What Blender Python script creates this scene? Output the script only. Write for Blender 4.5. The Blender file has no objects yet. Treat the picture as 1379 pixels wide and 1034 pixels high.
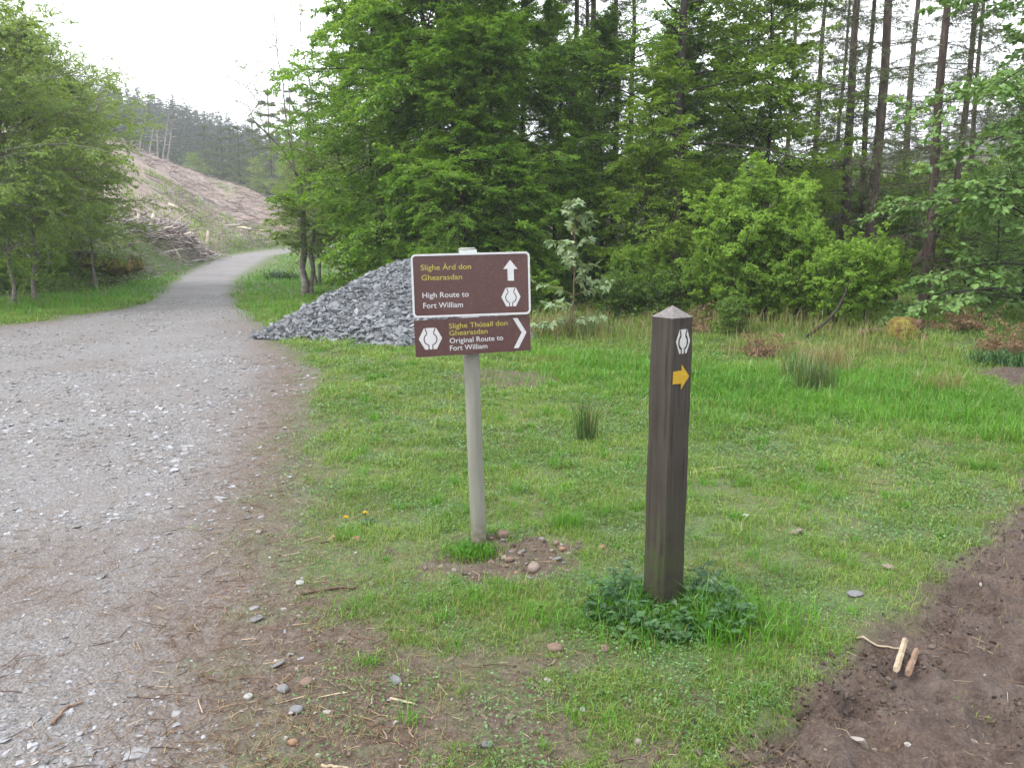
import bpy, math, numpy as np
from math import radians as R, sin, cos, tan, pi

scene = bpy.context.scene
COL = scene.collection
rng = np.random.default_rng(11)

# ------------------------------------------------------------------ camera model
EYE = 1.6
PITCH = R(10.0)
FPX = 1150.0            # focal length in photograph pixels (1379 wide)

cam_d = bpy.data.cameras.new('camera')
cam_d.sensor_width = 36.0
cam_d.lens = 36.0 * FPX / 1379.0
cam_d.clip_start = 0.05
cam_d.clip_end = 6000
cam = bpy.data.objects.new('camera', cam_d)
COL.objects.link(cam)
cam.location = (0, 0, EYE)
cam.rotation_euler = (pi / 2 - PITCH, 0, 0)
scene.camera = cam

def ray(px, py):
    xc = (np.asarray(px, float) - 689.5) / FPX
    yc = -(np.asarray(py, float) - 517.0) / FPX
    return np.stack([xc, cos(PITCH) + yc * sin(PITCH), -sin(PITCH) + yc * cos(PITCH)], -1)

def flat(px, py, z=0.0):
    d = ray(px, py)
    t = (z - EYE) / d[..., 2]
    return d[..., :2] * t[..., None]

def at(px, py, Y):
    d = ray(px, py)
    return np.array([0, 0, EYE]) + d * (Y / d[1])

# ------------------------------------------------------------------ numpy noise
_T = np.random.default_rng(3).random((256, 256))
def vnoise(x, y):
    xi = np.floor(x).astype(int); yi = np.floor(y).astype(int)
    fx = x - xi; fy = y - yi
    fx = fx * fx * (3 - 2 * fx); fy = fy * fy * (3 - 2 * fy)
    a = _T[xi % 256, yi % 256]; b = _T[(xi + 1) % 256, yi % 256]
    c = _T[xi % 256, (yi + 1) % 256]; d = _T[(xi + 1) % 256, (yi + 1) % 256]
    return (a * (1 - fx) + b * fx) * (1 - fy) + (c * (1 - fx) + d * fx) * fy
def fbm(x, y, f=1.0, o=4, seed=0.0):
    s = 0; a = 0.5; n = 0
    for k in range(o):
        s = s + a * vnoise(x * f + 17.3 * k + seed, y * f + 9.1 * k + seed * 1.7); n += a
        a *= 0.5; f *= 2.03
    return s / n
def sstep(a, b, x):
    t = np.clip((x - a) / (b - a), 0, 1)
    return t * t * (3 - 2 * t)

# ------------------------------------------------------------------ mesh helpers
def mk(name, V, F, mat=None, parent=None, smooth=False, attrs=None, matidx=None):
    V = np.ascontiguousarray(np.asarray(V, np.float32).reshape(-1, 3))
    if isinstance(F, np.ndarray): F = [F]
    F = [np.asarray(f, np.int32) for f in F if len(f)]
    me = bpy.data.meshes.new(name)
    me.vertices.add(len(V)); me.vertices.foreach_set('co', V.ravel())
    lv = np.concatenate([f.ravel() for f in F])
    me.loops.add(len(lv)); me.loops.foreach_set('vertex_index', lv)
    tot = np.concatenate([np.full(len(f), f.shape[1], np.int32) for f in F])
    st = np.concatenate([[0], np.cumsum(tot)[:-1]]).astype(np.int32)
    me.polygons.add(len(tot)); me.polygons.foreach_set('loop_start', st)
    me.polygons.foreach_set('use_smooth', np.full(len(tot), bool(smooth)))
    if matidx is not None: me.polygons.foreach_set('material_index', np.asarray(matidx, np.int32))
    for m in (mat if isinstance(mat, (list, tuple)) else [mat]):
        if m: me.materials.append(m)
    if attrs:
        for k, a in attrs.items():
            at_ = me.attributes.new(k, 'FLOAT', 'POINT')
            at_.data.foreach_set('value', np.asarray(a, np.float32))
    me.update(calc_edges=True)
    o = bpy.data.objects.new(name, me)
    COL.objects.link(o)
    if parent: o.parent = parent
    return o

def join(parts):
    """list of (V, [F...]) -> one (V, [F...])"""
    V = []; F = {}; n = 0
    for v, fs in parts:
        v = np.asarray(v, float).reshape(-1, 3)
        if isinstance(fs, np.ndarray): fs = [fs]
        for f in fs:
            if len(f): F.setdefault(f.shape[1], []).append(np.asarray(f) + n)
        V.append(v); n += len(v)
    return np.concatenate(V), [np.concatenate(x) for x in F.values()]

def unit(v):
    return v / np.maximum(np.linalg.norm(v, axis=-1, keepdims=True), 1e-9)

def tubes(P, rad, S=5, cap=False):
    P = np.asarray(P, float); B, K, _ = P.shape
    rad = np.broadcast_to(np.asarray(rad, float), (B, K))
    T = np.empty_like(P)
    T[:, 1:-1] = P[:, 2:] - P[:, :-2]; T[:, 0] = P[:, 1] - P[:, 0]; T[:, -1] = P[:, -1] - P[:, -2]
    T = unit(T)
    main = unit(P[:, -1] - P[:, 0])
    ref = np.where(np.abs(main[:, 2:3]) > 0.8, np.array([[1.0, 0.13, 0]]), np.array([[0.05, 0.1, 1.0]]))
    A = unit(np.cross(T, ref[:, None, :])); Bv = np.cross(T, A)
    th = np.arange(S) * 2 * pi / S
    ring = A[:, :, None, :] * np.cos(th)[None, None, :, None] + Bv[:, :, None, :] * np.sin(th)[None, None, :, None]
    V = P[:, :, None, :] + ring * rad[:, :, None, None]
    idx = np.arange(B * K * S).reshape(B, K, S)
    a = idx[:, :-1, :]; b = idx[:, 1:, :]
    q = np.stack([a, np.roll(a, -1, 2), np.roll(b, -1, 2), b], -1).reshape(-1, 4)
    F = [q]
    if cap:
        F.append(np.concatenate([idx[:, 0, ::-1], idx[:, -1, :]]).reshape(-1, S))
    return V.reshape(-1, 3), F

def tag(o, label=None, cat=None, group=None, kind=None):
    if label: o['label'] = label
    if cat: o['category'] = cat
    if group: o['group'] = group
    if kind: o['kind'] = kind
    return o

def thing(name, label, cat, loc=(0, 0, 0), rot=(0, 0, 0), group=None, scale=None):
    o = bpy.data.objects.new(name, None); COL.objects.link(o)
    o.empty_display_size = 0.2
    o.location = loc; o.rotation_euler = rot
    if scale is not None: o.scale = scale if hasattr(scale, '__len__') else (scale,) * 3
    return tag(o, label, cat, group)

# ------------------------------------------------------------------ materials
class NT:
    def __init__(s, name):
        s.m = bpy.data.materials.new(name); s.m.use_nodes = True
        s.t = s.m.node_tree; s.t.nodes.clear()
        s.out = s.n('ShaderNodeOutputMaterial')
    def n(s, typ, **kw):
        nd = s.t.nodes.new(typ)
        for k, v in kw.items():
            if k.startswith('i_'):
                key = k[2:]; key = int(key) if key.isdigit() else key.replace('_', ' ')
                s.set(nd, key, v)
            else: setattr(nd, k, v)
        return nd
    def set(s, nd, key, v):
        if isinstance(v, bpy.types.NodeSocket): s.t.links.new(v, nd.inputs[key])
        else:
            if isinstance(v, tuple) and len(v) == 3 and nd.inputs[key].type == 'RGBA': v = v + (1,)
            nd.inputs[key].default_value = v
    def geo(s): return s.n('ShaderNodeNewGeometry')
    def pos(s): return s.n('ShaderNodeTexCoord').outputs['Object']
    def wpos(s): return s.geo().outputs['Position']
    def isl(s): return s.geo().outputs['Random Per Island']
    def attr(s, name): return s.n('ShaderNodeAttribute', attribute_name=name).outputs['Fac']
    def noise(s, vec, scale, detail=4, rough=.55):
        return s.n('ShaderNodeTexNoise', i_Vector=vec, i_Scale=scale, i_Detail=detail, i_Roughness=rough).outputs['Fac']
    def vor(s, vec, scale, out='Color', feature='F1'):
        return s.n('ShaderNodeTexVoronoi', feature=feature, i_Vector=vec, i_Scale=scale).outputs[out]
    def ramp(s, f, stops, interp='LINEAR'):
        nd = s.n('ShaderNodeValToRGB'); nd.color_ramp.interpolation = interp
        el = nd.color_ramp.elements
        while len(el) < len(stops): el.new(0.5)
        for e, (p, c) in zip(el, stops):
            e.position = p; e.color = c + (1,) if len(c) == 3 else c
        s.t.links.new(f, nd.inputs['Fac']); return nd.outputs['Color']
    def mix(s, f, a, b, mode='MIX'):
        nd = s.n('ShaderNodeMix', data_type='RGBA', blend_type=mode)
        s.set(nd, 0, f); s.set(nd, 6, a); s.set(nd, 7, b); return nd.outputs[2]
    def mth(s, op, a, b=0.0, clamp=False):
        nd = s.n('ShaderNodeMath', operation=op, use_clamp=clamp)
        s.set(nd, 0, a); s.set(nd, 1, b); return nd.outputs[0]
    def mr(s, v, a, b, c=0.0, d=1.0):
        nd = s.n('ShaderNodeMapRange', i_Value=v); 
        for k, x in zip(('From Min', 'From Max', 'To Min', 'To Max'), (a, b, c, d)): nd.inputs[k].default_value = x
        return nd.outputs[0]
    def bump(s, h, strength=.5, dist=.01, normal=None):
        nd = s.n('ShaderNodeBump', i_Height=h, i_Strength=strength, i_Distance=dist)
        if normal is not None: s.set(nd, 'Normal', normal)
        return nd.outputs[0]
    def bsdf(s, col, rough=.6, spec=.3, normal=None, metal=0.0):
        nd = s.n('ShaderNodeBsdfPrincipled')
        s.set(nd, 'Base Color', col); s.set(nd, 'Roughness', rough)
        s.set(nd, 'Specular IOR Level', spec); s.set(nd, 'Metallic', metal)
        if normal is not None: s.set(nd, 'Normal', normal)
        return nd.outputs[0]
    def done(s, sh):
        s.t.links.new(sh, s.out.inputs['Surface']); return s.m

def leaf_mat(name, cols, trans=.35, rough=.5, tint=(1.25, 1.15, .55), clump=1.3, spec=.3):
    m = NT(name)
    f = m.mth('ADD', m.mth('MULTIPLY', m.isl(), .6), m.mth('MULTIPLY', m.mr(m.noise(m.wpos(), clump, 3), .3, .7), .4))
    k = len(cols)
    c = m.ramp(f, [((i + .2) / (k - .6), cc) for i, cc in enumerate(cols)])
    tc = m.mix(1.0, c, tint, 'MULTIPLY')
    a = m.bsdf(c, rough, spec)
    t = m.n('ShaderNodeBsdfTranslucent', i_Color=tc).outputs[0]
    return m.done(m.n('ShaderNodeMixShader', i_0=trans, i_1=a, i_2=t).outputs[0])

def bark_mat(name, c1, c2, c3=None, scale=9.0, stretch=.25, moss=None):
    m = NT(name)
    mp = m.n('ShaderNodeMapping', i_Vector=m.pos()); mp.inputs['Scale'].default_value = (1, 1, stretch)
    f = m.noise(mp.outputs[0], scale, 6, .65)
    col = m.ramp(f, [(.3, c1), (.55, c2), (.75, c3 or c2)])
    if moss is not None:
        col = m.mix(m.mr(m.noise(m.pos(), 2.3, 3), .5, .65, 0, .8), col, moss)
    return m.done(m.bsdf(col, .85, .15, m.bump(f, .8, .03)))

def plain_mat(name, col, rough=.5, spec=.4, var=.15, scale=25.0, metal=0.0, bump=.0):
    m = NT(name)
    f = m.noise(m.pos(), scale, 5, .6)
    d = tuple(x * (1 - var) for x in col); l = tuple(min(1, x * (1 + var)) for x in col)
    c = m.ramp(f, [(.3, d), (.7, l)])
    r = m.mr(f, .3, .7, rough - .08, rough + .08)
    return m.done(m.bsdf(c, r, spec, m.bump(f, bump, .002) if bump else None, metal))

def stone_mat(name, stops, scale=30, rough=.7, spec=.3):
    m = NT(name)
    f = m.noise(m.pos(), scale, 5, .65)
    c = m.ramp(m.isl(), stops)
    c = m.mix(.55, c, m.ramp(f, [(.3, (.35, .35, .35)), (.7, (1, 1, 1))]), 'MULTIPLY')
    return m.done(m.bsdf(c, rough, spec, m.bump(f, .5, .01)))
HAZE = True
EXPOSURE = 1.72
# ------------------------------------------------------------------ terrain
def az2px(a): return 689.5 + FPX * 0.985 * a
CREST_Y = 75.0
_cx = np.array([-900, -300, 0, 100, 175, 250, 300, 385, 430, 520, 600, 700, 3000.])
_cz = np.array([23, 19.5, 15, 12.8, 10.4, 7.9, 6.1, 4.3, 3.6, 2.2, 1.2, .6, .4])
_ty = np.array([19, 19, 21, 22, 25.5, 34, 43, 53, 58, 62, 66, 70, 70.])
_fx = np.array([-900, 0, 175, 250, 300, 350, 420, 520, 700, 900, 1050, 1200, 1379, 1700, 3000.])
_fz = np.array([34, 28, 21.5, 19.5, 17.0, 14.5, 11, 8, 7, 8, 11, 16, 26, 36, 40.])

def terrain(x, y):
    x = np.asarray(x, float); y = np.asarray(y, float)
    a = x / np.maximum(y, 4.0)
    px = az2px(a)
    cz = np.interp(px, _cx, _cz); ty = np.interp(px, _cx, _ty)
    t = np.clip((y - ty) / (CREST_Y - ty), 0, 1)
    S = .10 * sstep(0, .10, t) + .90 * np.power(np.clip((t - .02) / .98, 0, 1), 1.35)
    after = 1 - .45 * sstep(CREST_Y, CREST_Y + 30, y)
    front = sstep(6, 10, y)
    z = cz * S * after * front
    # road climbs gently beyond 28 m
    z = z + np.where(px < 800, 1, 0) * .85 * sstep(28, 56, y) * (1 - S) 
    far = np.interp(px, _fx, _fz)
    z = np.maximum(z, far * sstep(105, 190, y) * (1 + .6 * sstep(190, 420, y)) * sstep(0, 20, y) + z * .3 * sstep(105, 190, y))
    # roughness grows on the felled slope and in the wood
    big = (fbm(x, y, .12, 3) - .5)
    z = z + big * (.25 * sstep(16, 30, y) + 1.6 * t * (1 - sstep(70, 100, y)) * sstep(0.08, .3, t)) * np.where(px < 640, 1, .6)
    z = z + (fbm(x, y, .55, 4, 5.) - .5) * .35 * sstep(.03, .2, t) * (px < 640)
    # wood floor on the right: low bank behind the lawn
    z = z + .30 * sstep(1.2, 6.0, x - .05 * y) * sstep(10.5, 14, y) * (1 - sstep(40, 70, y))
    # lawn unevenness
    z = z + (fbm(x, y, .8, 3, 2.) - .5) * .07 * sstep(2.0, 5, y)
    return z

def ppoly(pts):
    p = np.array(pts, float); return flat(p[:, 0], p[:, 1])
# road edges in plan (near part unprojected from the flat ground, far part given in metres)
right_edge = ppoly([(430, 1120), (405, 1034), (372, 930), (345, 830), (352, 740), (372, 640), (388, 560), (398, 500), (372, 462), (340, 440), (307, 395), (310, 385)])
right_edge = np.vstack([[(-.1, -1.2), (-.25, .4)], right_edge, [(-10.5, 32.6), (-11.4, 38.5), (-12.1, 44), (-11.6, 50), (-10, 57)]])
left_edge = np.array([(-30, -1.5), (-14, 8), (-9.6, 12.5), (-8.9, 14.8), (-8.55, 17), (-8.5, 20), (-10, 24.8), (-12.6, 33), (-13.9, 40), (-14.1, 46), (-13.4, 51), (-11.4, 58)])
ROAD = np.vstack([right_edge, left_edge[::-1]])
MUD = ppoly([(1500, 590), (1379, 638), (1345, 660), (1318, 700), (1305, 740), (1285, 790), (1220, 835), (1150, 858), (1105, 905), (1050, 945), (1010, 985), (975, 1034), (930, 1120)])
MUD = np.vstack([MUD, [(.45, .2), (.6, -1), (6, -1), (9, 7.2)]])
PATH2 = ppoly([(1300, 500), (1330, 497), (1420, 492), (1600, 500), (1600, 535), (1420, 524), (1350, 520)])
BARE1 = ppoly([(620, 500), (690, 497), (745, 503), (735, 515), (660, 520), (615, 512)])
DUG = ppoly([(548, 745), (600, 735), (690, 728), (765, 735), (770, 755), (740, 785), (660, 795), (600, 785), (560, 765)])
THIN = ppoly([(400, 1100), (330, 850), (420, 790), (520, 830), (640, 840), (760, 860), (880, 900), (1010, 960), (1000, 1100)])
LUSH = ppoly([(700, 470), (860, 480), (1000, 500), (1130, 500), (1260, 500), (1420, 540), (1420, 625), (1250, 590), (1080, 570), (960, 580), (860, 540), (700, 510)])
VERGE = ppoly([(-200, 415), (0, 405), (120, 392), (200, 372), (250, 360), (200, 408), (100, 424), (-200, 440)])

def sdist(x, y, poly):
    """signed distance to polygon, positive inside"""
    shp = np.shape(x); x = np.ravel(x); y = np.ravel(y)
    d = np.full(len(x), 1e9); ins = np.zeros(len(x), bool)
    n = len(poly)
    for i in range(n):
        ax, ay = poly[i]; bx, by = poly[(i + 1) % n]
        ex, ey = bx - ax, by - ay
        t = np.clip(((x - ax) * ex + (y - ay) * ey) / (ex * ex + ey * ey + 1e-12), 0, 1)
        d = np.minimum(d, (x - ax - t * ex) ** 2 + (y - ay - t * ey) ** 2)
        c = ((ay > y) != (by > y))
        xi = ax + (y - ay) / (ey if abs(ey) > 1e-12 else 1e-12) * ex
        ins ^= c & (x < xi)
    d = np.sqrt(d)
    return np.where(ins, d, -d).reshape(shp)

def masks(x, y):
    r = np.hypot(x, y)
    n1 = fbm(x, y, .9, 4, 1.) - .5; n2 = fbm(x, y, 4.5, 4, 8.) - .5
    wob = n1 * .9 + n2 * .45
    sr = sdist(x, y, ROAD)
    near = 1 - sstep(9, 22, y)
    road = sstep(-.28, .28, sr + wob * (.25 + .45 * near))
    verge = np.exp(-((sr - .05) / .42) ** 2) * near                 # brown needle litter along the edge
    verge = np.maximum(verge, .9 * (1 - sstep(3.2, 6.0, r + n1 * 2)) * sstep(-.22, .06, n1 + n2 * .4) * (sr > 0))
    mud = sstep(-.14, .14, sdist(x, y, MUD) + wob * .42 + n2 * .12)
    mud = np.maximum(mud, sstep(-.15, .15, sdist(x, y, PATH2) + wob * .5))
    n3 = fbm(x, y, 11., 4, 14.) - .5
    dug = sstep(-.06, .06, sdist(x, y, DUG) + wob * .25 + n3 * .45 - .02)
    bare = sstep(-.2, .08, sdist(x, y, BARE1) + wob * .5) * .95
    thin = sstep(-.35, .45, sdist(x, y, THIN) + wob * 1.3)
    lush = sstep(-.6, .8, sdist(x, y, LUSH) + wob)
    return dict(road=road, verge=verge, mud=mud, dug=dug, bare=bare, thin=thin, lush=lush)

a_d = np.radians(np.linspace(-44, 44, 520))
a_c = np.radians(np.concatenate([np.linspace(46, 180, 45), np.linspace(-180, -46, 45)[1:]]))
ang = np.concatenate([a_d, a_c])
rr = [0.25]
while rr[-1] < 1200:
    r = rr[-1]; rr.append(r * (1.05 if r < 1.5 else 1.0062 if r < 16 else 1.012 if r < 110 else 1.035))
rr = np.array(rr)
AA, RR = np.meshgrid(ang, rr)
GX = RR * np.sin(AA); GY = RR * np.cos(AA)
GM = masks(GX, GY)
GZ = terrain(GX, GY)
near = 1 - sstep(12, 26, RR)
def micro(x, y, m):
    k = 1 - sstep(12, 26, np.hypot(x, y))
    lump = (fbm(x, y, 9, 4, 4.) - .5); fine = (fbm(x, y, 30, 3, 6.) - .5)
    hoof = sstep(.55, .75, fbm(x, y, 5.0, 3, 12.))
    z = m['mud'] * (lump * .095 + fine * .05 - hoof * .055 - .012)
    z = z + (1 - m['mud']) * (1 - m['road']) * (lump * .022 + fine * .010)
    z = z + m['road'] * (lump * .014 + fine * .006) - m['road'] * .02
    # hole dug in front of the sign pole, spoil on its right
    d1 = np.exp(-(((x + .20) / .20) ** 2 + ((y - 4.08) / .10) ** 2)); d2 = np.exp(-(((x - .13) / .22) ** 2 + ((y - 4.12) / .16) ** 2))
    d3 = np.exp(-(((x + .17) / .17) ** 2 + ((y - 4.29) / .10) ** 2))
    z = z - .075 * d1 + .045 * d2 + .05 * d3 + m['dug'] * lump * .05
    return z * k
def ground_z(x, y):
    x = np.asarray(x, float); y = np.asarray(y, float)
    return terrain(x, y) + micro(x, y, masks(x, y))
GZ = GZ + micro(GX, GY, GM)

def ground_material():
    m = NT('ground_cover')
    p = m.wpos()
    road, verge, mud, dug, thin, slope, wood = [m.attr(k) for k in ('road', 'verge', 'mud', 'dug', 'thin', 'slope', 'wood')]
    nb = m.noise(p, 1.1, 5, .6); nf = m.noise(p, 38, 6, .7); nm = m.noise(p, 9, 5, .65)
    soil = m.ramp(nf, [(.25, (.034, .025, .018)), (.5, (.072, .052, .04)), (.75, (.13, .10, .08))])
    turf = m.ramp(m.mth('ADD', m.mth('MULTIPLY', nf, .6), m.mth('MULTIPLY', nm, .4)), [(.3, (.025, .045, .012)), (.5, (.055, .095, .025)), (.72, (.11, .15, .05))])
    turf = m.mix(m.mr(m.noise(p, 3.2, 5, .7), .38, .62, 0, .75), turf, m.ramp(nf, [(.3, (.04, .045, .016)), (.7, (.11, .115, .045))]))
    bareness = m.mth('ADD', m.mth('MULTIPLY', thin, .75), m.mth('MULTIPLY', verge, .6), True)
    k = m.mth('ADD', bareness, m.mr(m.noise(p, 6, 5, .7), .35, .65, -.35, .35), True)
    lawn = m.mix(k, turf, soil)
    # gravel: crushed slate and brown fines
    v1 = m.vor(p, 75); v2 = m.vor(p, 190)
    sep = m.n('ShaderNodeSeparateColor', i_0=v1).outputs[0]; sep2 = m.n('ShaderNodeSeparateColor', i_0=v2).outputs[1]
    g1 = m.ramp(sep, [(0, (.07, .071, .077)), (.45, (.13, .13, .137)), (.8, (.185, .187, .198)), (1, (.28, .285, .305))])
    g2 = m.ramp(sep2, [(0, (.062, .058, .056)), (.5, (.135, .128, .125)), (1, (.21, .2, .196))])
    grav = m.mix(m.mr(m.noise(p, 14, 4, .7), .42, .6), g2, g1)
    grav = m.mix(m.mr(m.noise(p, .8, 5, .65), .36, .66, 0, .55), grav, m.ramp(nf, [(.3, (.06, .047, .04)), (.7, (.14, .118, .106))]))
    litter = m.ramp(nf, [(.25, (.038, .026, .02)), (.5, (.085, .06, .047)), (.75, (.15, .116, .096))])
    grav = m.mix(m.mth('MULTIPLY', verge, m.mr(nm, .3, .6, .45, 1.0), True), grav, litter)
    muds = m.ramp(m.mth('ADD', m.mth('MULTIPLY', nm, .35), m.mth('MULTIPLY', m.noise(p, 85, 6, .75), .65)), [(.34, (.026, .0165, .0125)), (.5, (.066, .044, .0345)), (.66, (.125, .09, .073))])
    muds = m.mix(m.mr(m.noise(p, 1.7, 4, .6), .52, .72, 0, .4), muds, (.11, .092, .082))
    c = m.mix(wood, lawn, m.ramp(nm, [(.3, (.025, .028, .012)), (.55, (.06, .05, .028)), (.75, (.12, .10, .05))]))
    rub = m.ramp(m.mth('ADD', m.mth('MULTIPLY', m.noise(p, 1.3, 6, .75), .5), m.mth('MULTIPLY', m.noise(p, 6, 6, .8), .5)),
                 [(.36, (.055, .042, .036)), (.46, (.145, .108, .092)), (.55, (.215, .165, .142)), (.66, (.32, .28, .26))])
    gr = m.ramp(nm, [(.3, (.05, .075, .025)), (.7, (.14, .16, .06))])
    rub = m.mix(m.mr(m.noise(p, .17, 5, .65), .56, .66), rub, gr)
    c = m.mix(slope, c, rub)
    c = m.mix(road, c, grav); c = m.mix(m.mth('MAXIMUM', mud, m.mth('MULTIPLY', dug, .9)), c, muds)
    h = m.mth('ADD', m.mth('MULTIPLY', nf, .5), m.mth('MULTIPLY', m.vor(p, 70, 'Distance'), -.7))
    clods = m.mth('ADD', m.mth('MULTIPLY', m.noise(p, 24, 6, .72), 2.4), m.mth('MULTIPLY', m.vor(p, 42, 'Distance'), -.8))
    hm = m.n('ShaderNodeMix', i_0=mud); m.set(hm, 2, h); m.set(hm, 3, clods); h = hm.outputs[0]
    rough = m.mix(mud, (.85,) * 3, m.ramp(nm, [(.4, (.75,) * 3), (.7, (.5,) * 3)]))
    rough = m.mix(road, rough, (.74,) * 3)
    return m.done(m.bsdf(c, rough, .35, m.bump(h, .85, .016)))
M_ground = ground_material()

px_g = az2px(GX / np.maximum(GY, 4.))
ty_g = np.interp(px_g, _cx, _ty)
tt = (GY - ty_g) / (CREST_Y - ty_g)
slope = sstep(.04, .12, tt + (fbm(GX, GY, .3, 4, 3.) - .5) * .15) * (px_g < 720) * (1 - sstep(85, 105, GY))
wood = sstep(13.5, 17, GY + (fbm(GX, GY, .5, 3, 7.) - .5) * 3) * (px_g > 520) * (1 - GM['road'])
wood = np.maximum(wood, sstep(95, 110, GY))
GM['slope'] = slope * (1 - GM['road']); GM['wood'] = wood
thin_g = np.maximum(GM['thin'], GM['bare'])
NR, NA = GX.shape
idx = np.arange(NR * NA).reshape(NR, NA)
order = np.argsort(np.concatenate([a_d, a_c]))           # already consecutive: dense wedge, then round the back
q = np.stack([idx[:-1], np.roll(idx, -1, 1)[:-1], np.roll(idx, -1, 1)[1:], idx[1:]], -1)[..., [0, 3, 2, 1]].reshape(-1, 4)
q = q[:, ::-1]
VG = np.stack([GX, GY, GZ], -1).reshape(-1, 3)
# centre cap
ctr = len(VG); VG = np.vstack([VG, [[0, 0, float(GZ[0].mean())]]])
cap_t = np.stack([np.full(NA, ctr), np.roll(idx[0], -1), idx[0]], -1)
# whole-sheet normals so the separate pieces shade without seams
fn = np.cross(VG[q[:, 1]] - VG[q[:, 0]], VG[q[:, 2]] - VG[q[:, 0]])
sgn = 1.0 if fn[:, 2].mean() > 0 else -1.0
if sgn < 0: q = q[:, ::-1]; fn = -fn
if np.cross(VG[cap_t[0, 1]] - VG[ctr], VG[cap_t[0, 2]] - VG[ctr])[2] < 0: cap_t = cap_t[:, ::-1]
VN = np.zeros_like(VG)
for k in range(4): 
    for c3 in range(3): VN[:, c3] += np.bincount(q[:, k], fn[:, c3], len(VG))
VN[ctr] = (0, 0, 1); VN = unit(VN)
att = {k: np.append(v.ravel(), 0) for k, v in dict(road=GM['road'], verge=GM['verge'], mud=GM['mud'], dug=GM['dug'], thin=thin_g, slope=GM['slope'], wood=GM['wood']).items()}
fr = att['road'][q].mean(1) > .5; fm = (att['mud'][q].mean(1) > .5) & ~fr
fh = (VG[q][:, :, 1].mean(1) > np.append(ty_g.ravel(), 0)[q].mean(1)) & ~fr & ~fm & (VG[q][:, :, 1].mean(1) > 15)
for nm_, sel in (('ground', ~(fr | fm | fh)), ('road', fr), ('path', fm), ('hill', fh)):
    fq = q[sel]; extra = cap_t if nm_ == 'ground' else np.zeros((0, 3), int)
    used = np.unique(np.concatenate([fq.ravel(), extra.ravel()]))
    rem = np.full(len(VG), -1); rem[used] = np.arange(len(used))
    o = mk(nm_, VG[used], [rem[fq], rem[extra]], M_ground, None, True, {k: v[used] for k, v in att.items()})
    o.data.normals_split_custom_set_from_vertices(VN[used].astype(np.float32))
    tag(o, {'ground': 'rough grassy ground with worn patches of bare soil', 'road': 'grey gravel forest track curving away to the left',
            'path': 'dark brown muddy footpath churned by boots', 'hill': 'felled hillside rising behind the track'}[nm_], None, None, 'structure')
# ------------------------------------------------------------------ plants
UP = np.array([0, 0, 1.0])
def stem_path(base, top, K, wob, g):
    t = np.linspace(0, 1, K)[:, None]
    P = np.asarray(base, float) + (np.asarray(top, float) - np.asarray(base, float)) * t
    w = np.cumsum(g.normal(0, wob, (K, 3)), 0) * np.array([1, 1, .2]); w -= w[0]
    w -= t * w[-1] * .6
    return P + w
def sample(P, t):
    B, K, _ = P.shape
    u = t * (K - 1); i = np.clip(u.astype(int), 0, K - 2); f = (u - i)[..., None]
    b = np.arange(B)[:, None]
    a = P[b, i]; c = P[b, i + 1]
    return a + (c - a) * f, unit(c - a)
def walk(pos, d, L, K, g, droop=0.0, wob=.08):
    """paths from pos along d, length L, bending down by droop (negative = up)"""
    N = len(pos)
    D = d.copy(); P = np.empty((N, K, 3)); P[:, 0] = pos
    for k in range(1, K):
        D = unit(D + np.array([0, 0, -droop / (K - 1)]) + g.normal(0, wob, (N, 3)))
        P[:, k] = P[:, k - 1] + D * (L / (K - 1))[:, None]
    return P
def spiral(P, n, t0, t1, L, elev, K, g, droop=0., wob=.08, whorl=None, jit=.5, esd=.12, lsd=(.7, 1.15)):
    """side branches round upright stems. L(t), elev(t) callables"""
    B = len(P)
    if whorl:
        lev = np.linspace(t0, t1, n // whorl); t = np.repeat(lev, whorl)[None] + g.normal(0, .004, (B, (n // whorl) * whorl)); n = t.shape[1]
    else:
        t = np.linspace(t0, t1, n)[None] + g.uniform(-.5, .5, (B, n)) * (t1 - t0) / n
    t = np.clip(t, 0, 1)
    pos, tg = sample(P, t)
    az = g.uniform(0, 6.28, (B, 1)) + np.arange(n)[None] * 2.39996 + g.normal(0, jit, (B, n))
    el = elev(t) + g.normal(0, esd, (B, n))
    d = np.stack([np.cos(az) * np.cos(el), np.sin(az) * np.cos(el), np.sin(el)], -1)
    ln = L(t) * g.uniform(*lsd, (B, n))
    return walk(pos.reshape(-1, 3), d.reshape(-1, 3), ln.ravel(), K, g, droop, wob), ln.ravel()
def feather(P, lens, n, t0, t1, ang, frac, K, g, droop=0., wob=.08, tilt=.25, lift=0., taper=.65):
    """alternate side twigs lying roughly in one spray plane"""
    B = len(P)
    t = np.clip(np.linspace(t0, t1, n)[None] + g.uniform(-.5, .5, (B, n)) * (t1 - t0) / n, 0, 1)
    pos, tg = sample(P, t)
    nrm = unit(UP + g.normal(0, tilt, (B, n, 3)))
    side = unit(np.cross(tg, nrm)) * np.where(np.arange(n) % 2, 1, -1)[None, :, None]
    a = ang + g.normal(0, .15, (B, n))[..., None]
    d = unit(tg * np.cos(a) + side * np.sin(a) + UP * lift)
    ln = lens[:, None] * frac * (1 - taper * t) * g.uniform(.7, 1.2, (B, n))
    return walk(pos.reshape(-1, 3), d.reshape(-1, 3), ln.ravel(), K, g, droop, wob), ln.ravel()
def leaf_quads(pos, d, nrm, size, ratio=.58, fold=.18):
    """one diamond leaf per row; d = direction, nrm = face normal"""
    s = unit(np.cross(d, nrm)); size = np.asarray(size)[:, None]
    mid = pos + d * size * .48
    up = unit(np.cross(s, d))
    V = np.stack([pos, mid + s * size * ratio * .5 + up * size * fold * .5, pos + d * size - up * size * fold * .4, mid - s * size * ratio * .5 + up * size * fold * .5], 1)
    return V.reshape(-1, 3), np.arange(len(pos) * 4).reshape(-1, 4)
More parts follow.
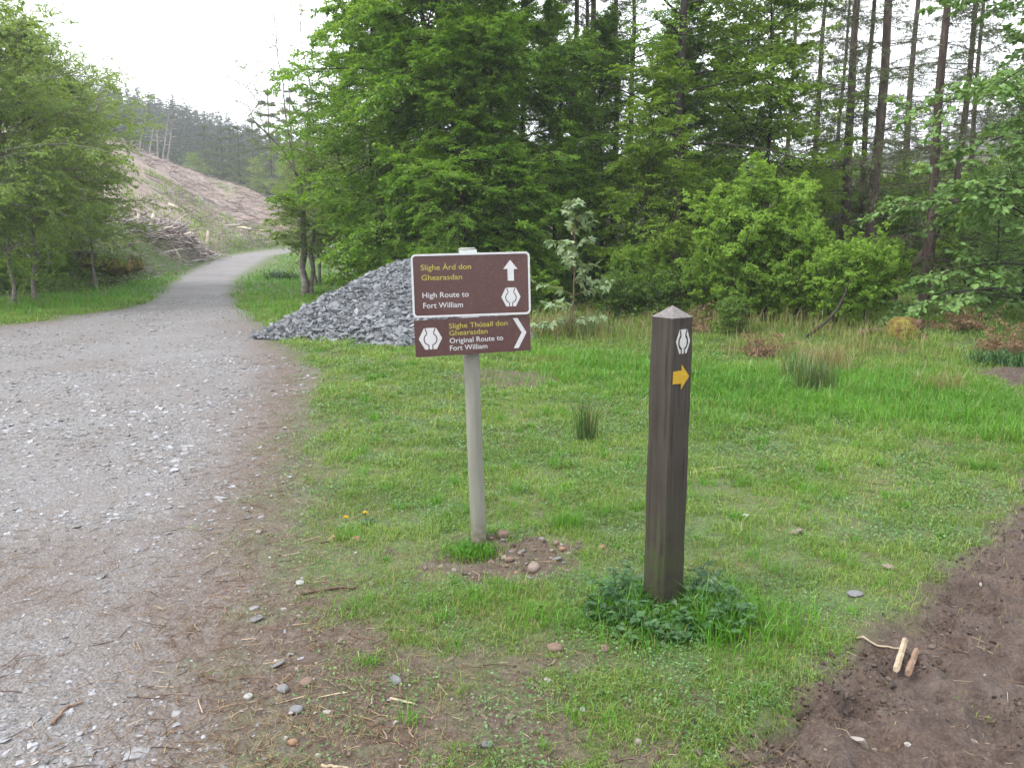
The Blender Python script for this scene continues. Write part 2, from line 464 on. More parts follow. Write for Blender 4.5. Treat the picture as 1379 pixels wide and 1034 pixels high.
def twig_leaves(P, n, size, g, ang=.9, tilt=.35, t0=.1, droop=.15, ratio=.58, end=True):
    B = len(P)
    t = np.clip(np.linspace(t0, 1, n)[None] + g.uniform(-.4, .4, (B, n)) / n, 0, 1)
    pos, tg = sample(P, t)
    nrm = unit(UP + g.normal(0, tilt, (B, n, 3)))
    side = unit(np.cross(tg, nrm)) * np.where(np.arange(n) % 2, 1, -1)[None, :, None]
    a = (ang + g.normal(0, .25, (B, n)))[..., None]
    d = unit(tg * np.cos(a) + side * np.sin(a) - UP * droop)
    sz = size * g.uniform(.65, 1.2, (B, n))
    return leaf_quads(pos.reshape(-1, 3), d.reshape(-1, 3), nrm.reshape(-1, 3), sz.ravel(), ratio)
def rad_t(r0, r1, K): return (r0 + (r1 - r0) * np.linspace(0, 1, K) ** .8)
def brad(lens, k, K, tip=.25): return lens[:, None] * k * (1 - (1 - tip) * np.linspace(0, 1, K))[None]

def make_tree(seed, H, r0, n1, R1, prof, elev, droop1, n2, n3, nl, leaf, t0=.06, lean=(0, 0), tilt=.25, ratio=.58,
              stems=None, k1=.011, ang2=.9, frac2=.55, frac3=.42, ldroop=.15, twig_tilt=.3, min_r=.0035, ltilt=.35, wob0=.05, lift2=0., droop2=.1, esd=.12, lsd=(.7, 1.15)):
    g = np.random.default_rng(seed)
    K0 = 12
    if stems is None:
        P0 = stem_path((0, 0, -.1), (lean[0], lean[1], H), K0, wob0, g)[None]
        R0 = rad_t(r0, .012, K0)[None]; R0[0, 0] *= 1.35
    else:
        P0 = np.array([stem_path(b, e, K0, wob0, g) for b, e in stems]); R0 = np.tile(rad_t(r0, .006, K0), (len(stems), 1))
    tb = [tubes(P0, R0, 8)]
    P1, l1 = spiral(P0, n1, t0, .99, lambda t: R1 * prof(t), elev, 7, g, droop1, .09, None, .5, esd, lsd)
    tb.append(tubes(P1, np.maximum(brad(l1, k1, 7), min_r), 5))
    P2, l2 = feather(P1, l1, n2, .18, .98, ang2, frac2, 5, g, droop2, .10, tilt, lift2)
    tb.append(tubes(P2, np.maximum(brad(l2, .008, 5), min_r * .7), 3))
    P3, l3 = feather(P2, l2, n3, .12, .98, .85, frac3, 3, g, .1, .1, twig_tilt)
    tb.append(tubes(P3, np.maximum(brad(l3, .008, 3), min_r * .5), 3))
    L = [twig_leaves(P3, nl, leaf, g, tilt=ltilt, droop=ldroop, ratio=ratio), twig_leaves(P2, nl + 2, leaf, g, tilt=ltilt, droop=ldroop, ratio=ratio)]
    return join(tb), join(L)

PROTO = {}
def proto(kind, data, bark, leafm):
    (tv, tf), (lv, lf) = data
    a = mk('trunk', tv, tf, bark, None, True); b = mk('crown', lv, lf, leafm)
    PROTO[kind] = (a.data, b.data)
    bpy.data.objects.remove(a); bpy.data.objects.remove(b)
def plant(kind, name, x, y, label, cat, group=None, s=1.0, rot=0.0, sz=None, tilt=(0, 0), dz=0.0):
    z = float(terrain(x, y)) + dz
    r = thing(name, label, cat, (x, y, z), (tilt[0], tilt[1], rot), group, (s, s, s * (sz or 1)))
    for nm_, me in zip(('trunk', 'crown'), PROTO[kind]):
        if me is None: continue
        o = bpy.data.objects.new(nm_, me); COL.objects.link(o); o.parent = r
    return r
def gx(px, Y):            # x of the photograph column px at distance Y
    return (px - 689.5) / FPX * (Y * cos(PITCH) + 1.6 * sin(PITCH))

# --- foliage and bark
M_beech = leaf_mat('beech_leaf', [(.062, .15, .015), (.10, .215, .022), (.15, .285, .031), (.23, .38, .05)], .55, .38, clump=.7)
M_beech2 = leaf_mat('beech_leaf_fresh', [(.10, .19, .018), (.15, .26, .026), (.21, .34, .045)], .52, .42, clump=.8)
M_birch = leaf_mat('birch_leaf', [(.12, .20, .045), (.17, .27, .06), (.23, .34, .09)], .55, .45, clump=.9)
M_shrub = leaf_mat('shrub_leaf', [(.13, .245, .03), (.20, .345, .05), (.30, .46, .10)], .56, .45, clump=1.6)
M_sycamore = leaf_mat('sycamore_leaf', [(.08, .165, .04), (.125, .23, .06), (.19, .31, .095)], .35, .42, clump=1.4)
M_sapling = leaf_mat('sapling_leaf', [(.14, .21, .10), (.19, .27, .14), (.27, .34, .20)], .35, .5, clump=3)
M_spruce = leaf_mat('spruce_needle', [(.045, .08, .026), (.075, .115, .036), (.12, .15, .06)], .25, .6, clump=.8)
M_far = leaf_mat('far_needle', [(.022, .045, .022), (.035, .06, .028), (.055, .08, .035)], .1, .7, clump=.08)
M_under = leaf_mat('undergrowth_leaf', [(.05, .11, .018), (.09, .175, .028), (.14, .235, .042)], .4, .5, clump=1.0)
M_weed = leaf_mat('weed_leaf', [(.022, .065, .022), (.038, .10, .03), (.075, .155, .05)], .3, .4, clump=5, spec=.4)
M_dead = leaf_mat('dead_bracken', [(.11, .06, .034), (.19, .12, .065), (.28, .20, .11)], .2, .8, clump=3)
M_bark = bark_mat('beech_bark', (.018, .016, .013), (.038, .034, .028), (.065, .06, .05))
M_bark_birch = bark_mat('birch_bark', (.05, .04, .035), (.20, .18, .165), (.34, .32, .30), 6, 2.0, (.06, .07, .03))
M_bark_con = bark_mat('conifer_bark', (.028, .021, .018), (.07, .054, .045), (.13, .105, .09), 10, .35)
M_bark_dead = bark_mat('dead_bark', (.12, .11, .10), (.26, .24, .22), (.36, .34, .32), 8, .2)

BK = dict(esd=.42, lsd=(.4, 1.25), k1=.008, min_r=.0022, frac2=.62, frac3=.45, droop2=.25, wob0=.09, ltilt=.45)
# beech prototypes: layered flat sprays
pb = lambda t: np.clip(1.0 - .55 * np.power(t, 2.0), .12, 1) * (.72 + .28 * sstep(0, .25, t))
ev = lambda t: .02 + .85 * t ** 1.6
proto('beech_a', make_tree(21, 13.0, .12, 125, 3.0, pb, ev, .55, 12, 9, 7, .105, .03, (.2, 0), .3, **BK), M_bark, M_beech)
proto('beech_b', make_tree(22, 11.0, .10, 105, 2.8, pb, ev, .5, 12, 9, 7, .10, .03, (-.2, .1), .3, **BK), M_bark, M_beech)
proto('beech_fresh', make_tree(23, 7.5, .07, 66, 2.3, pb, lambda t: .1 + .8 * t ** 1.5, .35, 11, 7, 7, .09, .05, (.1, 0), .3, **BK), M_bark, M_beech2)
proto('tall_beech', make_tree(24, 15, .14, 56, 3.0, lambda t: np.clip(1.1 - .7 * t, .2, 1), lambda t: .15 + .6 * t, .3, 9, 5, 4, .085, .22, (.3, .2), .3), M_bark, M_beech)
# birch-like: rising limbs, hanging tips
pr = lambda t: (.35 + .65 * np.sin(np.clip(t * 1.15 - .1, 0, 1) * pi) ** .7) * np.where(t > .9, .8, 1)
proto('birch_a', make_tree(31, 7.4, .06, 64, 2.9, pr, lambda t: .35 + .5 * t, .8, 10, 6, 6, .08, .24, (.4, .1), .5, ltilt=.6, ldroop=.4, esd=.3, lsd=(.5, 1.25), k1=.008, min_r=.002, frac2=.6, wob0=.1), M_bark_birch, M_birch)
proto('birch_b', make_tree(32, 6.2, .05, 56, 2.7, pr, lambda t: .3 + .5 * t, .75, 10, 6, 6, .08, .22, (-.5, .1), .5, ltilt=.6, ldroop=.4, esd=.3, lsd=(.5, 1.25), k1=.008, min_r=.002, frac2=.6, wob0=.1), M_bark_birch, M_birch)
# thin airy birch
proto('bare_birch', make_tree(33, 9.0, .05, 18, 1.5, lambda t: np.clip(1.1 - .7 * t, .2, 1), lambda t: .6 + .4 * t, .3, 10, 6, 1, .05, .22, (-.8, .1), .6, ltilt=.7, ldroop=.3, wob0=.16, stems=[((0, 0, -.1), (-1.3, .1, 8.2)), ((.05, 0, -.1), (-.1, .3, 9.2)), ((-.1, 0, 1.2), (.9, 0, 7.4)), ((-.2, .1, 2.5), (-1.9, -.2, 6.6))]), M_bark_birch, M_birch)
# shrubs: many stems
def ring(n, r, R2, h, g):
    a = g.uniform(0, 6.28, n); q = np.sqrt(g.random(n))
    return [((r * np.cos(x) * s, r * np.sin(x) * s, -.05), (R2 * np.cos(x) * s, R2 * np.sin(x) * s, h * (1 - .22 * s * s) * g.uniform(.85, 1.1))) for x, s in zip(a, q)]
g_ = np.random.default_rng(5)
proto('shrub_a', make_tree(41, 2.4, .016, 15, .62, lambda t: .5 + .7 * t * (1 - .6 * t), lambda t: .5 + .4 * t, .35, 8, 5, 5, .056, .10, stems=ring(20, .2, 1.0, 2.25, g_), k1=.006, min_r=.0018, tilt=.7, ltilt=.8, ldroop=.35, esd=.3, lsd=(.4, 1.3)), M_bark, M_shrub)
proto('shrub_b', make_tree(42, 1.5, .012, 12, .5, lambda t: .5 + .6 * t * (1 - .5 * t), lambda t: .45 + .4 * t, .3, 7, 5, 5, .052, .08, stems=ring(16, .2, .75, 1.4, g_), k1=.006, min_r=.0016, tilt=.7, ltilt=.8, ldroop=.35, esd=.3, lsd=(.4, 1.3)), M_bark, M_shrub)
proto('pale_shrub', make_tree(43, 1.1, .008, 6, .4, lambda t: .5 + .5 * t, lambda t: .3 + .4 * t, .2, 5, 3, 4, .055, .15, stems=ring(16, .3, .75, 1.0, g_), k1=.006, min_r=.0015, tilt=.4, ltilt=.6), M_bark, M_under)
# big sycamore-like tree with broad leaves
proto('sycamore', make_tree(51, 9.0, .13, 60, 3.1, lambda t: np.clip(1.1 - .5 * t, .2, 1) * (.7 + .3 * sstep(0, .2, t)), lambda t: .12 + .5 * t, .5, 9, 6, 5, .125, .04, (-.2, 0), .35, .8, ltilt=.5, ldroop=.35), M_bark, M_sycamore)

# spruce with dying lower limbs
def make_spruce(seed, H, r0, n1, R1, t0, needles, droop=.25, whorl=5):
    g = np.random.default_rng(seed)
    P0 = stem_path((0, 0, -.2), (g.uniform(-.2, .2), 0, H), 14, .025, g)[None]
    tb = [tubes(P0, rad_t(r0, .02, 14)[None], 10)]
    P1, l1 = spiral(P0, n1, t0, .98, lambda t: R1 * np.clip(1.15 - 1.0 * t, .12, 1), lambda t: -.05 + .35 * t, 7, g, droop, .07, whorl, 1.2)
    tb.append(tubes(P1, np.maximum(brad(l1, .008, 7), .003), 4))
    P2, l2 = feather(P1, l1, 16, .12, .98, .95, .34, 4, g, .25, .1, .3)
    tb.append(tubes(P2, np.maximum(brad(l2, .007, 4), .0022), 3))
    P3, l3 = feather(P2, l2, 6, .15, .98, .8, .4, 3, g, .2, .12, .5)
    tb.append(tubes(P3, np.maximum(brad(l3, .006, 3), .0016), 3))
    keep = g.random(len(P3)) < needles
    L = [twig_leaves(P3[keep], 5, .075, g, .7, .9, .05, .1, .2)]
    keep2 = g.random(len(P2)) < needles
    L.append(twig_leaves(P2[keep2], 9, .08, g, .7, .9, .05, .1, .2))
    return join(tb), join(L)
proto('spruce_a', make_spruce(61, 17, .15, 125, 1.9, .08, .42), M_bark_con, M_spruce)
proto('spruce_b', make_spruce(62, 15, .11, 110, 1.7, .10, .5), M_bark_con, M_spruce)
proto('young_spruce', make_spruce(63, 5.0, .06, 60, 1.5, .04, .8), M_bark_con, M_spruce)

# ---- far conifers (stuff)
def far_conifers(XY, H, g, quads=70):
    N = len(XY)
    t = np.sort(g.random((N, quads)), 1)
    az = g.uniform(0, 6.28, (N, quads))
    Rm = (H[:, None] * .15) * np.power(1 - t, .6) * g.uniform(.55, 1.2, (N, quads)) + .12
    z0 = terrain(XY[:, 0], XY[:, 1])
    h = H[:, None] * (.12 + .88 * t)
    base = np.stack([XY[:, None, 0] + 0 * t, XY[:, None, 1] + 0 * t, z0[:, None] + h], -1)
    d = unit(np.stack([np.cos(az), np.sin(az), -.35 + .5 * t + g.normal(0, .15, (N, quads))], -1))
    V1, F1 = leaf_quads(base.reshape(-1, 3), d.reshape(-1, 3), unit(UP + g.normal(0, .4, (N * quads, 3))), Rm.ravel() * 1.15, .55, .25)
    P = np.stack([np.column_stack([XY, z0 - .3]), np.column_stack([XY, z0 + H * .55]), np.column_stack([XY, z0 + H])], 1)
    V2, F2 = tubes(P, np.stack([H * .012, H * .008, H * .002], 1), 3)
    return join([(V1, F1), (V2, F2)])
# ------------------------------------------------------------------ grass, litter, stones
def wedge(n, r0, r1, p, g, a0=-36, a1=36):
    """points in the wedge in front, density falling as r**-p"""
    u = g.random(n); e = 2 - p
    r = (r0 ** e + u * (r1 ** e - r0 ** e)) ** (1 / e)
    a = np.radians(g.uniform(a0, a1, n))
    return r * np.sin(a), r * np.cos(a), r
def blades(x, y, z, h, w, lean, g):
    N = len(x); az = g.uniform(0, 6.28, N); az2 = az + pi / 2 + g.normal(0, .5, N)
    d = np.stack([np.cos(az), np.sin(az), 0 * az], -1); s = np.stack([np.cos(az2), np.sin(az2), 0 * az], -1) * (w / 2)[:, None]
    b = np.stack([x, y, z - .006], -1)
    mid = b + UP * (h * .6)[:, None] + d * (h * lean * .25)[:, None]
    tip = b + UP * (h * (1 - .35 * lean ** 2))[:, None] + d * (h * lean * .85)[:, None]
    V = np.stack([b - s, b + s, mid - s * .8, mid + s * .8, tip - s * .15, tip + s * .15], 1)
    i = np.arange(N)[:, None] * 6
    F = np.concatenate([i + np.array([[0, 1, 3, 2]]), i + np.array([[2, 3, 5, 4]])])
    return V.reshape(-1, 3), F
def grass_mat(name, cols, trans=.4, clump=.9, dry=.06):
    m = NT(name)
    f = m.mth('ADD', m.mth('MULTIPLY', m.isl(), .55), m.mth('MULTIPLY', m.mr(m.noise(m.wpos(), clump, 4), .3, .7), .45))
    c = m.ramp(f, [((i + .2) / (len(cols) - .6), cc) for i, cc in enumerate(cols)])
    c = m.mix(m.mth('GREATER_THAN', m.mth('FRACT', m.mth('MULTIPLY', m.isl(), 37.7)), 1 - dry), c, (.20, .18, .07))
    t = m.n('ShaderNodeBsdfTranslucent', i_Color=m.mix(1., c, (1.25, 1.15, .5), 'MULTIPLY')).outputs[0]
    return m.done(m.n('ShaderNodeMixShader', i_0=trans, i_1=m.bsdf(c, .38, .5), i_2=t).outputs[0])
M_grass = grass_mat('grass_blade', [(.055, .115, .014), (.13, .23, .032), (.275, .375, .10)])
M_lush = grass_mat('lush_grass', [(.045, .15, .010), (.08, .23, .015), (.13, .31, .025)], .45, .7, .03)
M_dry = grass_mat('dry_grass', [(.14, .115, .05), (.24, .19, .09), (.20, .20, .08)], .3, 1.2, .3)
M_rush = grass_mat('rush_blade', [(.03, .07, .02), (.055, .11, .03), (.12, .14, .05)], .25, 2, .15)

g = np.random.default_rng(101)
# short worn lawn
x, y, r = wedge(1150000, 1.6, 24, 1.45, g)
m = masks(x, y)
cl = fbm(x, y, 5.0, 4, 20.); cl2 = fbm(x, y, 1.6, 4, 21.)
cl3 = fbm(x, y, 19., 3, 23.)
dens = .14 + .86 * sstep(.38, .62, cl * .3 + cl2 * .35 + cl3 * .35)
patch = .28 + .72 * sstep(.42, .54, .5 * cl + .5 * cl2)
dens = dens * (1 - m['thin'] * (1 - patch)) + .12 * (1 - m['thin']) * dens
dens = dens * (1 - sstep(.05, .7, m['road'] + .6 * m['verge'] - .5 * (cl2 - .5))) * (1 - sstep(.2, .95, m['mud'] + .8 * (cl - .5))) * (1 - .93 * m['dug'])
dens = np.maximum(dens, .55 * m['lush']) * (1 - .9 * m['bare'])
sr_far = sstep(16, 20, y) * (x > gx(470, 17))
dens *= (1 - sr_far * .6)
k = g.random(len(x)) < dens * 1.25
x, y, r = x[k], y[k], r[k]; m = {a: b[k] for a, b in m.items()}
far = np.clip(r / 5.0, .8, 3.2)
h = g.uniform(.010, .050, len(x)) * (.6 + .8 * sstep(.25, .75, cl[k])) * np.where(g.random(len(x)) < .06, 1.7, 1) * (.7 + .3 * far) * (1 - .3 * m['thin']) * (1 + 1.3 * m['lush'])
w = g.uniform(.0022, .0045, len(x)) * far
gz_ = ground_z(x, y)
lushsel = g.random(len(x)) < np.clip(m['lush'] * .8 + .06, 0, 1)
V, F = blades(x, y, gz_, h, w, g.uniform(.35, 1.45, len(x)), g)
mi = np.concatenate([lushsel, lushsel]).astype(int)
tag(mk('grass', V, F, [M_grass, M_lush], None, False, None, mi), 'short worn grass of the lawn around the signs', None, None, 'stuff')

# taller odd tufts standing out of the worn turf
g2 = np.random.default_rng(131)
x, y, r = wedge(900, 2.2, 13, 1.3, g2)
m = masks(x, y); k = (m['road'] + m['verge'] * .8 + m['mud'] + m['dug'] + m['bare'] < .35) & (g2.random(len(x)) < .75 - .4 * m['thin']); x, y = x[k], y[k]
nt_ = g2.integers(14, 60, len(x)); X = np.repeat(x, nt_); Y = np.repeat(y, nt_); sc_ = np.repeat(g2.uniform(.5, 1.5, len(x)), nt_)
X = X + g2.normal(0, .03, len(X)) * sc_; Y = Y + g2.normal(0, .03, len(X)) * sc_
V, F = blades(X, Y, ground_z(X, Y), g2.uniform(.03, .10, len(X)) * sc_, g2.uniform(.003, .005, len(X)) * np.clip(np.hypot(X, Y) / 5, .9, 2), g2.uniform(.4, 1.3, len(X)), g2)
tag(mk('grass', V, F, [M_lush]), 'scattered taller tufts of darker grass in the worn lawn', None, None, 'stuff')
# dead straw pressed flat between the blades
x, y, r = wedge(70000, 1.7, 12, 1.6, g2)
m = masks(x, y)
k = g2.random(len(x)) < sstep(.45, .65, fbm(x, y, 2.1, 4, 35.)) * (1 - m['road']) * (1 - .8 * m['mud']) * (1 - .6 * m['dug']) * (1 - .88 * m['thin']) * .7; x, y, r = x[k], y[k], r[k]
V, F = blades(x, y, ground_z(x, y) + .008, g2.uniform(.02, .06, len(x)), np.full(len(x), .0022) * np.clip(r / 5, .9, 2), g2.uniform(1.3, 1.62, len(x)), g2)
tag(mk('dry_grass', V, F, [M_dry]), 'dead straw lying flat in the worn lawn', None, None, 'stuff')

# clover and plantain leaves among the grass
x, y, r = wedge(300000, 1.6, 14, 1.6, g)
m = masks(x, y)
cl = fbm(x, y, 3.2, 3, 33.)
dd = sstep(.42, .62, cl) * (1 - m['road']) * (1 - .7 * m['verge']) * (1 - sstep(.1, .6, m['mud'])) * (1 - .85 * m['dug']) * (1 - m['thin'] * (1 - .35 * sstep(.49, .6, fbm(x, y, 4., 3, 20.)))) * (1 - m['bare'])
k = g.random(len(x)) < dd
x, y, r = x[k], y[k], r[k]
n = len(x); az = g.uniform(0, 6.28, n)
d = unit(np.stack([np.cos(az), np.sin(az), g.uniform(0, .7, n)], -1))
V, F = leaf_quads(np.stack([x, y, ground_z(x, y) + g.uniform(.004, .03, n)], -1), d, unit(UP + g.normal(0, .35, (n, 3))), g.uniform(.007, .017, n) * np.clip(r / 4.5, .9, 2), .75)
M_clover = leaf_mat('clover_leaf', [(.035, .10, .022), (.075, .165, .04), (.17, .28, .10)], .35, .35, clump=6, spec=.5)
tag(mk('ground_cover', V, F, M_clover), 'tiny clover and plantain leaves growing in the lawn', None, None, 'stuff')

# longer grass: verge left of the track, foot of the wood, right-hand rough
def long_grass(name, label, polys, n, h0, h1, mat, p=1.3, r0=8, r1=45, w=.008, lean=(.2, .9), thr=.4, soft=.4):
    x, y, r = wedge(n, r0, r1, p, g)
    mm = masks(x, y)
    s = np.max([sdist(x, y, q) for q in polys], 0)
    k = (g.random(len(x)) < sstep(-soft, soft, s + (fbm(x, y, .9, 3, 40.) - .5) * 2 * soft) * sstep(thr - .12, thr + .12, fbm(x, y, 1.7, 3, 41.)) * (1 - mm['road']) * (1 - mm['mud']))
    x, y, r = x[k], y[k], r[k]
    hh = g.uniform(h0, h1, len(x)) * (.6 + .8 * fbm(x, y, 1.1, 2, 43.))
    V, F = blades(x, y, ground_z(x, y), hh, np.full(len(x), w) * np.clip(r / 12, .8, 3), g.uniform(*lean, len(x)), g)
    tag(mk(name, V, F, mat), label, None, None, 'stuff')
EDGE = ppoly([(700, 455), (740, 405), (900, 400), (1000, 425), (1120, 450), (1200, 470), (1140, 505), (1040, 500), (960, 470), (860, 465), (780, 462)])
RIGHTB = ppoly([(1090, 505), (1150, 470), (1260, 470), (1330, 505), (1300, 520), (1180, 508)])
INNER = ppoly([(318, 400), (330, 375), (400, 352), (440, 358), (470, 390), (440, 412), (395, 425), (350, 430), (322, 418)])
LUSH2 = ppoly([(900, 470), (1000, 505), (1130, 508), (1260, 508), (1420, 540), (1420, 600), (1250, 575), (1080, 560), (960, 540)])
long_grass('grass', 'bright green grass verge left of the gravel track', [VERGE], 110000, .08, .24, M_lush, r0=12, thr=.33)
long_grass('grass', 'green grass on the inside of the track bend', [INNER], 110000, .06, .17, M_lush, r0=12, thr=.2)
long_grass('dry_grass', 'tan dry grass along the foot of the wood', [EDGE], 30000, .12, .38, M_dry, r0=9, r1=20, thr=.42, w=.006)
long_grass('grass', 'green rough grass mixed through the dry grass', [EDGE, RIGHTB], 40000, .10, .28, M_grass, r0=9, r1=20, thr=.42, w=.006)
long_grass('grass', 'lush green grass right of the waymark post', [LUSH2], 120000, .08, .22, M_lush, r0=6, r1=18, thr=.3, w=.005, lean=(.3, 1.1))
long_grass('moss', 'yellow mossy grass round the old stump', [RIGHTB], 22000, .04, .13, M_dry, r0=9, r1=20, thr=.45, w=.008)

# ---- loose stone
ICO = None
def ico():
    t = (1 + 5 ** .5) / 2
    v = unit(np.array([(-1, t, 0), (1, t, 0), (-1, -t, 0), (1, -t, 0), (0, -1, t), (0, 1, t), (0, -1, -t), (0, 1, -t), (t, 0, -1), (t, 0, 1), (-t, 0, -1), (-t, 0, 1)], float))
    f = np.array([(0, 11, 5), (0, 5, 1), (0, 1, 7), (0, 7, 10), (0, 10, 11), (1, 5, 9), (5, 11, 4), (11, 10, 2), (10, 7, 6), (7, 1, 8), (3, 9, 4), (3, 4, 2), (3, 2, 6), (3, 6, 8), (3, 8, 9), (4, 9, 5), (2, 4, 11), (6, 2, 10), (8, 6, 7), (9, 8, 1)])
    return v, f
def rotm(e):
    cx, cy, cz = np.cos(e).T; sx, sy, sz = np.sin(e).T
    M = np.empty((len(e), 3, 3))
    M[:, 0] = np.stack([cz * cy, cz * sy * sx - sz * cx, cz * sy * cx + sz * sx], -1)
    M[:, 1] = np.stack([sz * cy, sz * sy * sx + cz * cx, sz * sy * cx - cz * sx], -1)
    M[:, 2] = np.stack([-sy, cy * sx, cy * cx], -1)
    return M
def stones(pos, size, flat_, g, tumble=.25, jit=.28):
    """angular stones: size (N,), flat_ = height/width"""
    v, f = ico(); N = len(pos)
    # push toward a box so slate breaks look blocky
    b = np.sign(v) * np.power(np.abs(v), .55); b = b / np.abs(b).max()
    S = b[None] * (1 + g.normal(0, jit, (N, 12, 3)))
    S = S * (np.stack([np.ones(N), g.uniform(.5, .95, N), np.broadcast_to(flat_, N) * g.uniform(.6, 1.3, N)], -1) * size[:, None] * .5)[:, None]
    e = np.stack([g.normal(0, 1, N) * tumble, g.normal(0, 1, N) * tumble, g.uniform(0, 6.28, N)], -1)
    V = np.einsum('nij,nkj->nki', rotm(e), S) + pos[:, None]
    return V.reshape(-1, 3), (np.arange(N)[:, None, None] * 12 + f[None]).reshape(-1, 3)
SLATE = [(0, (.095, .10, .108)), (.4, (.135, .144, .157)), (.75, (.17, .181, .197)), (.96, (.21, .22, .235)), (1, (.30, .30, .30))]
M_slate = stone_mat('slate', SLATE, 26)
M_chip = stone_mat('road_chip', [(0, (.075, .07, .068)), (.35, (.135, .131, .131)), (.75, (.19, .192, .203)), (.95, (.26, .266, .287)), (1, (.34, .345, .36))], 40, .42, .6)
M_pebble = stone_mat('pebble', [(0, (.09, .06, .045)), (.4, (.16, .12, .10)), (.75, (.22, .185, .165)), (1, (.30, .285, .27))], 40)

x, y, r = wedge(90000, 1.5, 24, 1.5, g, -36, 20)
m = masks(x, y)
pat = fbm(x, y, 1.1, 3, 52.)
k = g.random(len(x)) < m['road'] * (.25 + .75 * sstep(.4, .62, pat)) * (1 - .55 * m['verge'])
x, y, r = x[k], y[k], r[k]
sz = np.exp(g.normal(np.log(.0115), .55, len(x))) * np.clip(r / 5, .8, 1.8)
sz = np.clip(sz, .004, .05)
big = (g.random(len(x)) < .035 * sstep(.5, .65, pat[k])) & (r < 9); sz = np.where(big, g.uniform(.03, .085, len(x)), sz)
V, F = stones(np.stack([x, y, ground_z(x, y) + sz * .04], -1), sz, np.where(big, .10, .28), g, np.where(big, .04, .10))
tag(mk('gravel', V, F, M_chip), 'flat grey stone chips lying over the gravel track', None, None, 'stuff')
# scattered small stones on verge, lawn and mud
x, y, r = wedge(9000, 1.5, 11, 1.6, g, -30, 36)
m = masks(x, y)
k = g.random(len(x)) < (1 - m['road']) * (.03 + .45 * m['verge'] + .7 * m['dug'] + .05 * m['thin'] + .04 * m['mud'])
x, y, r = x[k], y[k], r[k]
sz = np.clip(np.exp(g.normal(np.log(.012), .5, len(x))), .005, .04)
V, F = stones(np.stack([x, y, ground_z(x, y) + sz * .15], -1), sz, .55, g, .3)
tag(mk('gravel', V, F, [M_pebble]), 'small stones scattered over verge and worn lawn', None, None, 'stuff')
# needle and twig litter
x, y, r = wedge(95000, 1.5, 12, 1.6, g, -36, 36)
m = masks(x, y)
pat = sstep(.42, .6, fbm(x, y, 1.4, 4, 61.))
k = g.random(len(x)) < np.clip(.75 * m['verge'] + .22 * m['road'] * pat + .3 * m['thin'] + .12 * m['dug'] + .10 * m['mud'] + .03, 0, 1)
x, y = x[k], y[k]; n = len(x)
az = g.uniform(0, 6.28, n); L = np.clip(np.exp(g.normal(np.log(.028), .55, n)), .01, .16)
d = np.stack([np.cos(az), np.sin(az), g.normal(0, .06, n)], -1)
z = ground_z(x, y) + .006
c0 = np.stack([x, y, z], -1); c1 = c0 + d * (L / 2)[:, None] + g.normal(0, .08, (n, 3)) * L[:, None] * np.array([1, 1, .3]); c2 = c0 + d * L[:, None]
V, F = tubes(np.stack([c0, c1, c2], 1), np.clip(L * .02, .0007, .002)[:, None] * np.ones((1, 3)), 3)
M_litter = stone_mat('needle_litter', [(0, (.06, .032, .02)), (.5, (.14, .085, .05)), (.85, (.25, .17, .10)), (1, (.40, .32, .22))], 30)
tag(mk('leaf_litter', V, F, M_litter), 'brown needles and twig bits littering the verge', None, None, 'stuff')
# mud clods
x, y, r = wedge(48000, 2.2, 9, 1.5, g, 0, 38)
m = masks(x, y)
k = g.random(len(x)) < (m['mud'] + .8 * m['dug'] + .1 * m['thin']) * sstep(.34, .6, fbm(x, y, 4, 3, 71.))
x, y = x[k], y[k]
sz = np.clip(np.exp(g.normal(np.log(.0075), .55, len(x))), .003, .028)
V, F = stones(np.stack([x, y, ground_z(x, y) + sz * .1], -1), sz, .6, g, .5)
M_clod = stone_mat('mud_clod', [(0, (.034, .023, .018)), (.6, (.066, .046, .036)), (1, (.11, .08, .064))], 60)
tag(mk('mud', V, F, M_clod), 'dark crumbs of churned mud on the footpath', None, None, 'stuff')
# ------------------------------------------------------------------ signs
def rrect(w, h, r, n=6):
    pts = []
    for cx, cz, a0 in ((w / 2 - r, h / 2 - r, 0), (-w / 2 + r, h / 2 - r, pi / 2), (-w / 2 + r, -h / 2 + r, pi), (w / 2 - r, -h / 2 + r, 1.5 * pi)):
        for k in range(n + 1):
            a = a0 + k * pi / 2 / n; pts.append((cx + r * cos(a), cz + r * sin(a)))
    return np.array(pts)
def plate(name, outline, y0, y1, mat, parent, bevel=0.0):
    """extrude an outline (x, z) from y0 (back) to y1 (front, smaller y)"""
    import bmesh
    bm = bmesh.new()
    vs = [bm.verts.new((p[0], y1, p[1])) for p in outline]
    f = bm.faces.new(vs)
    ex = bmesh.ops.extrude_face_region(bm, geom=[f])
    for v in ex['geom']:
        if isinstance(v, bmesh.types.BMVert): v.co.y = y0
    bmesh.ops.recalc_face_normals(bm, faces=bm.faces)
    if bevel: bmesh.ops.bevel(bm, geom=[e for e in bm.edges if abs(e.verts[0].co.y - e.verts[1].co.y) < 1e-6], offset=bevel, segments=1, affect='EDGES')
    bmesh.ops.triangulate(bm, faces=[f for f in bm.faces if len(f.verts) > 4])
    me = bpy.data.meshes.new(name); bm.to_mesh(me); bm.free(); me.materials.append(mat)
    o = bpy.data.objects.new(name, me); COL.objects.link(o); o.parent = parent
    return o
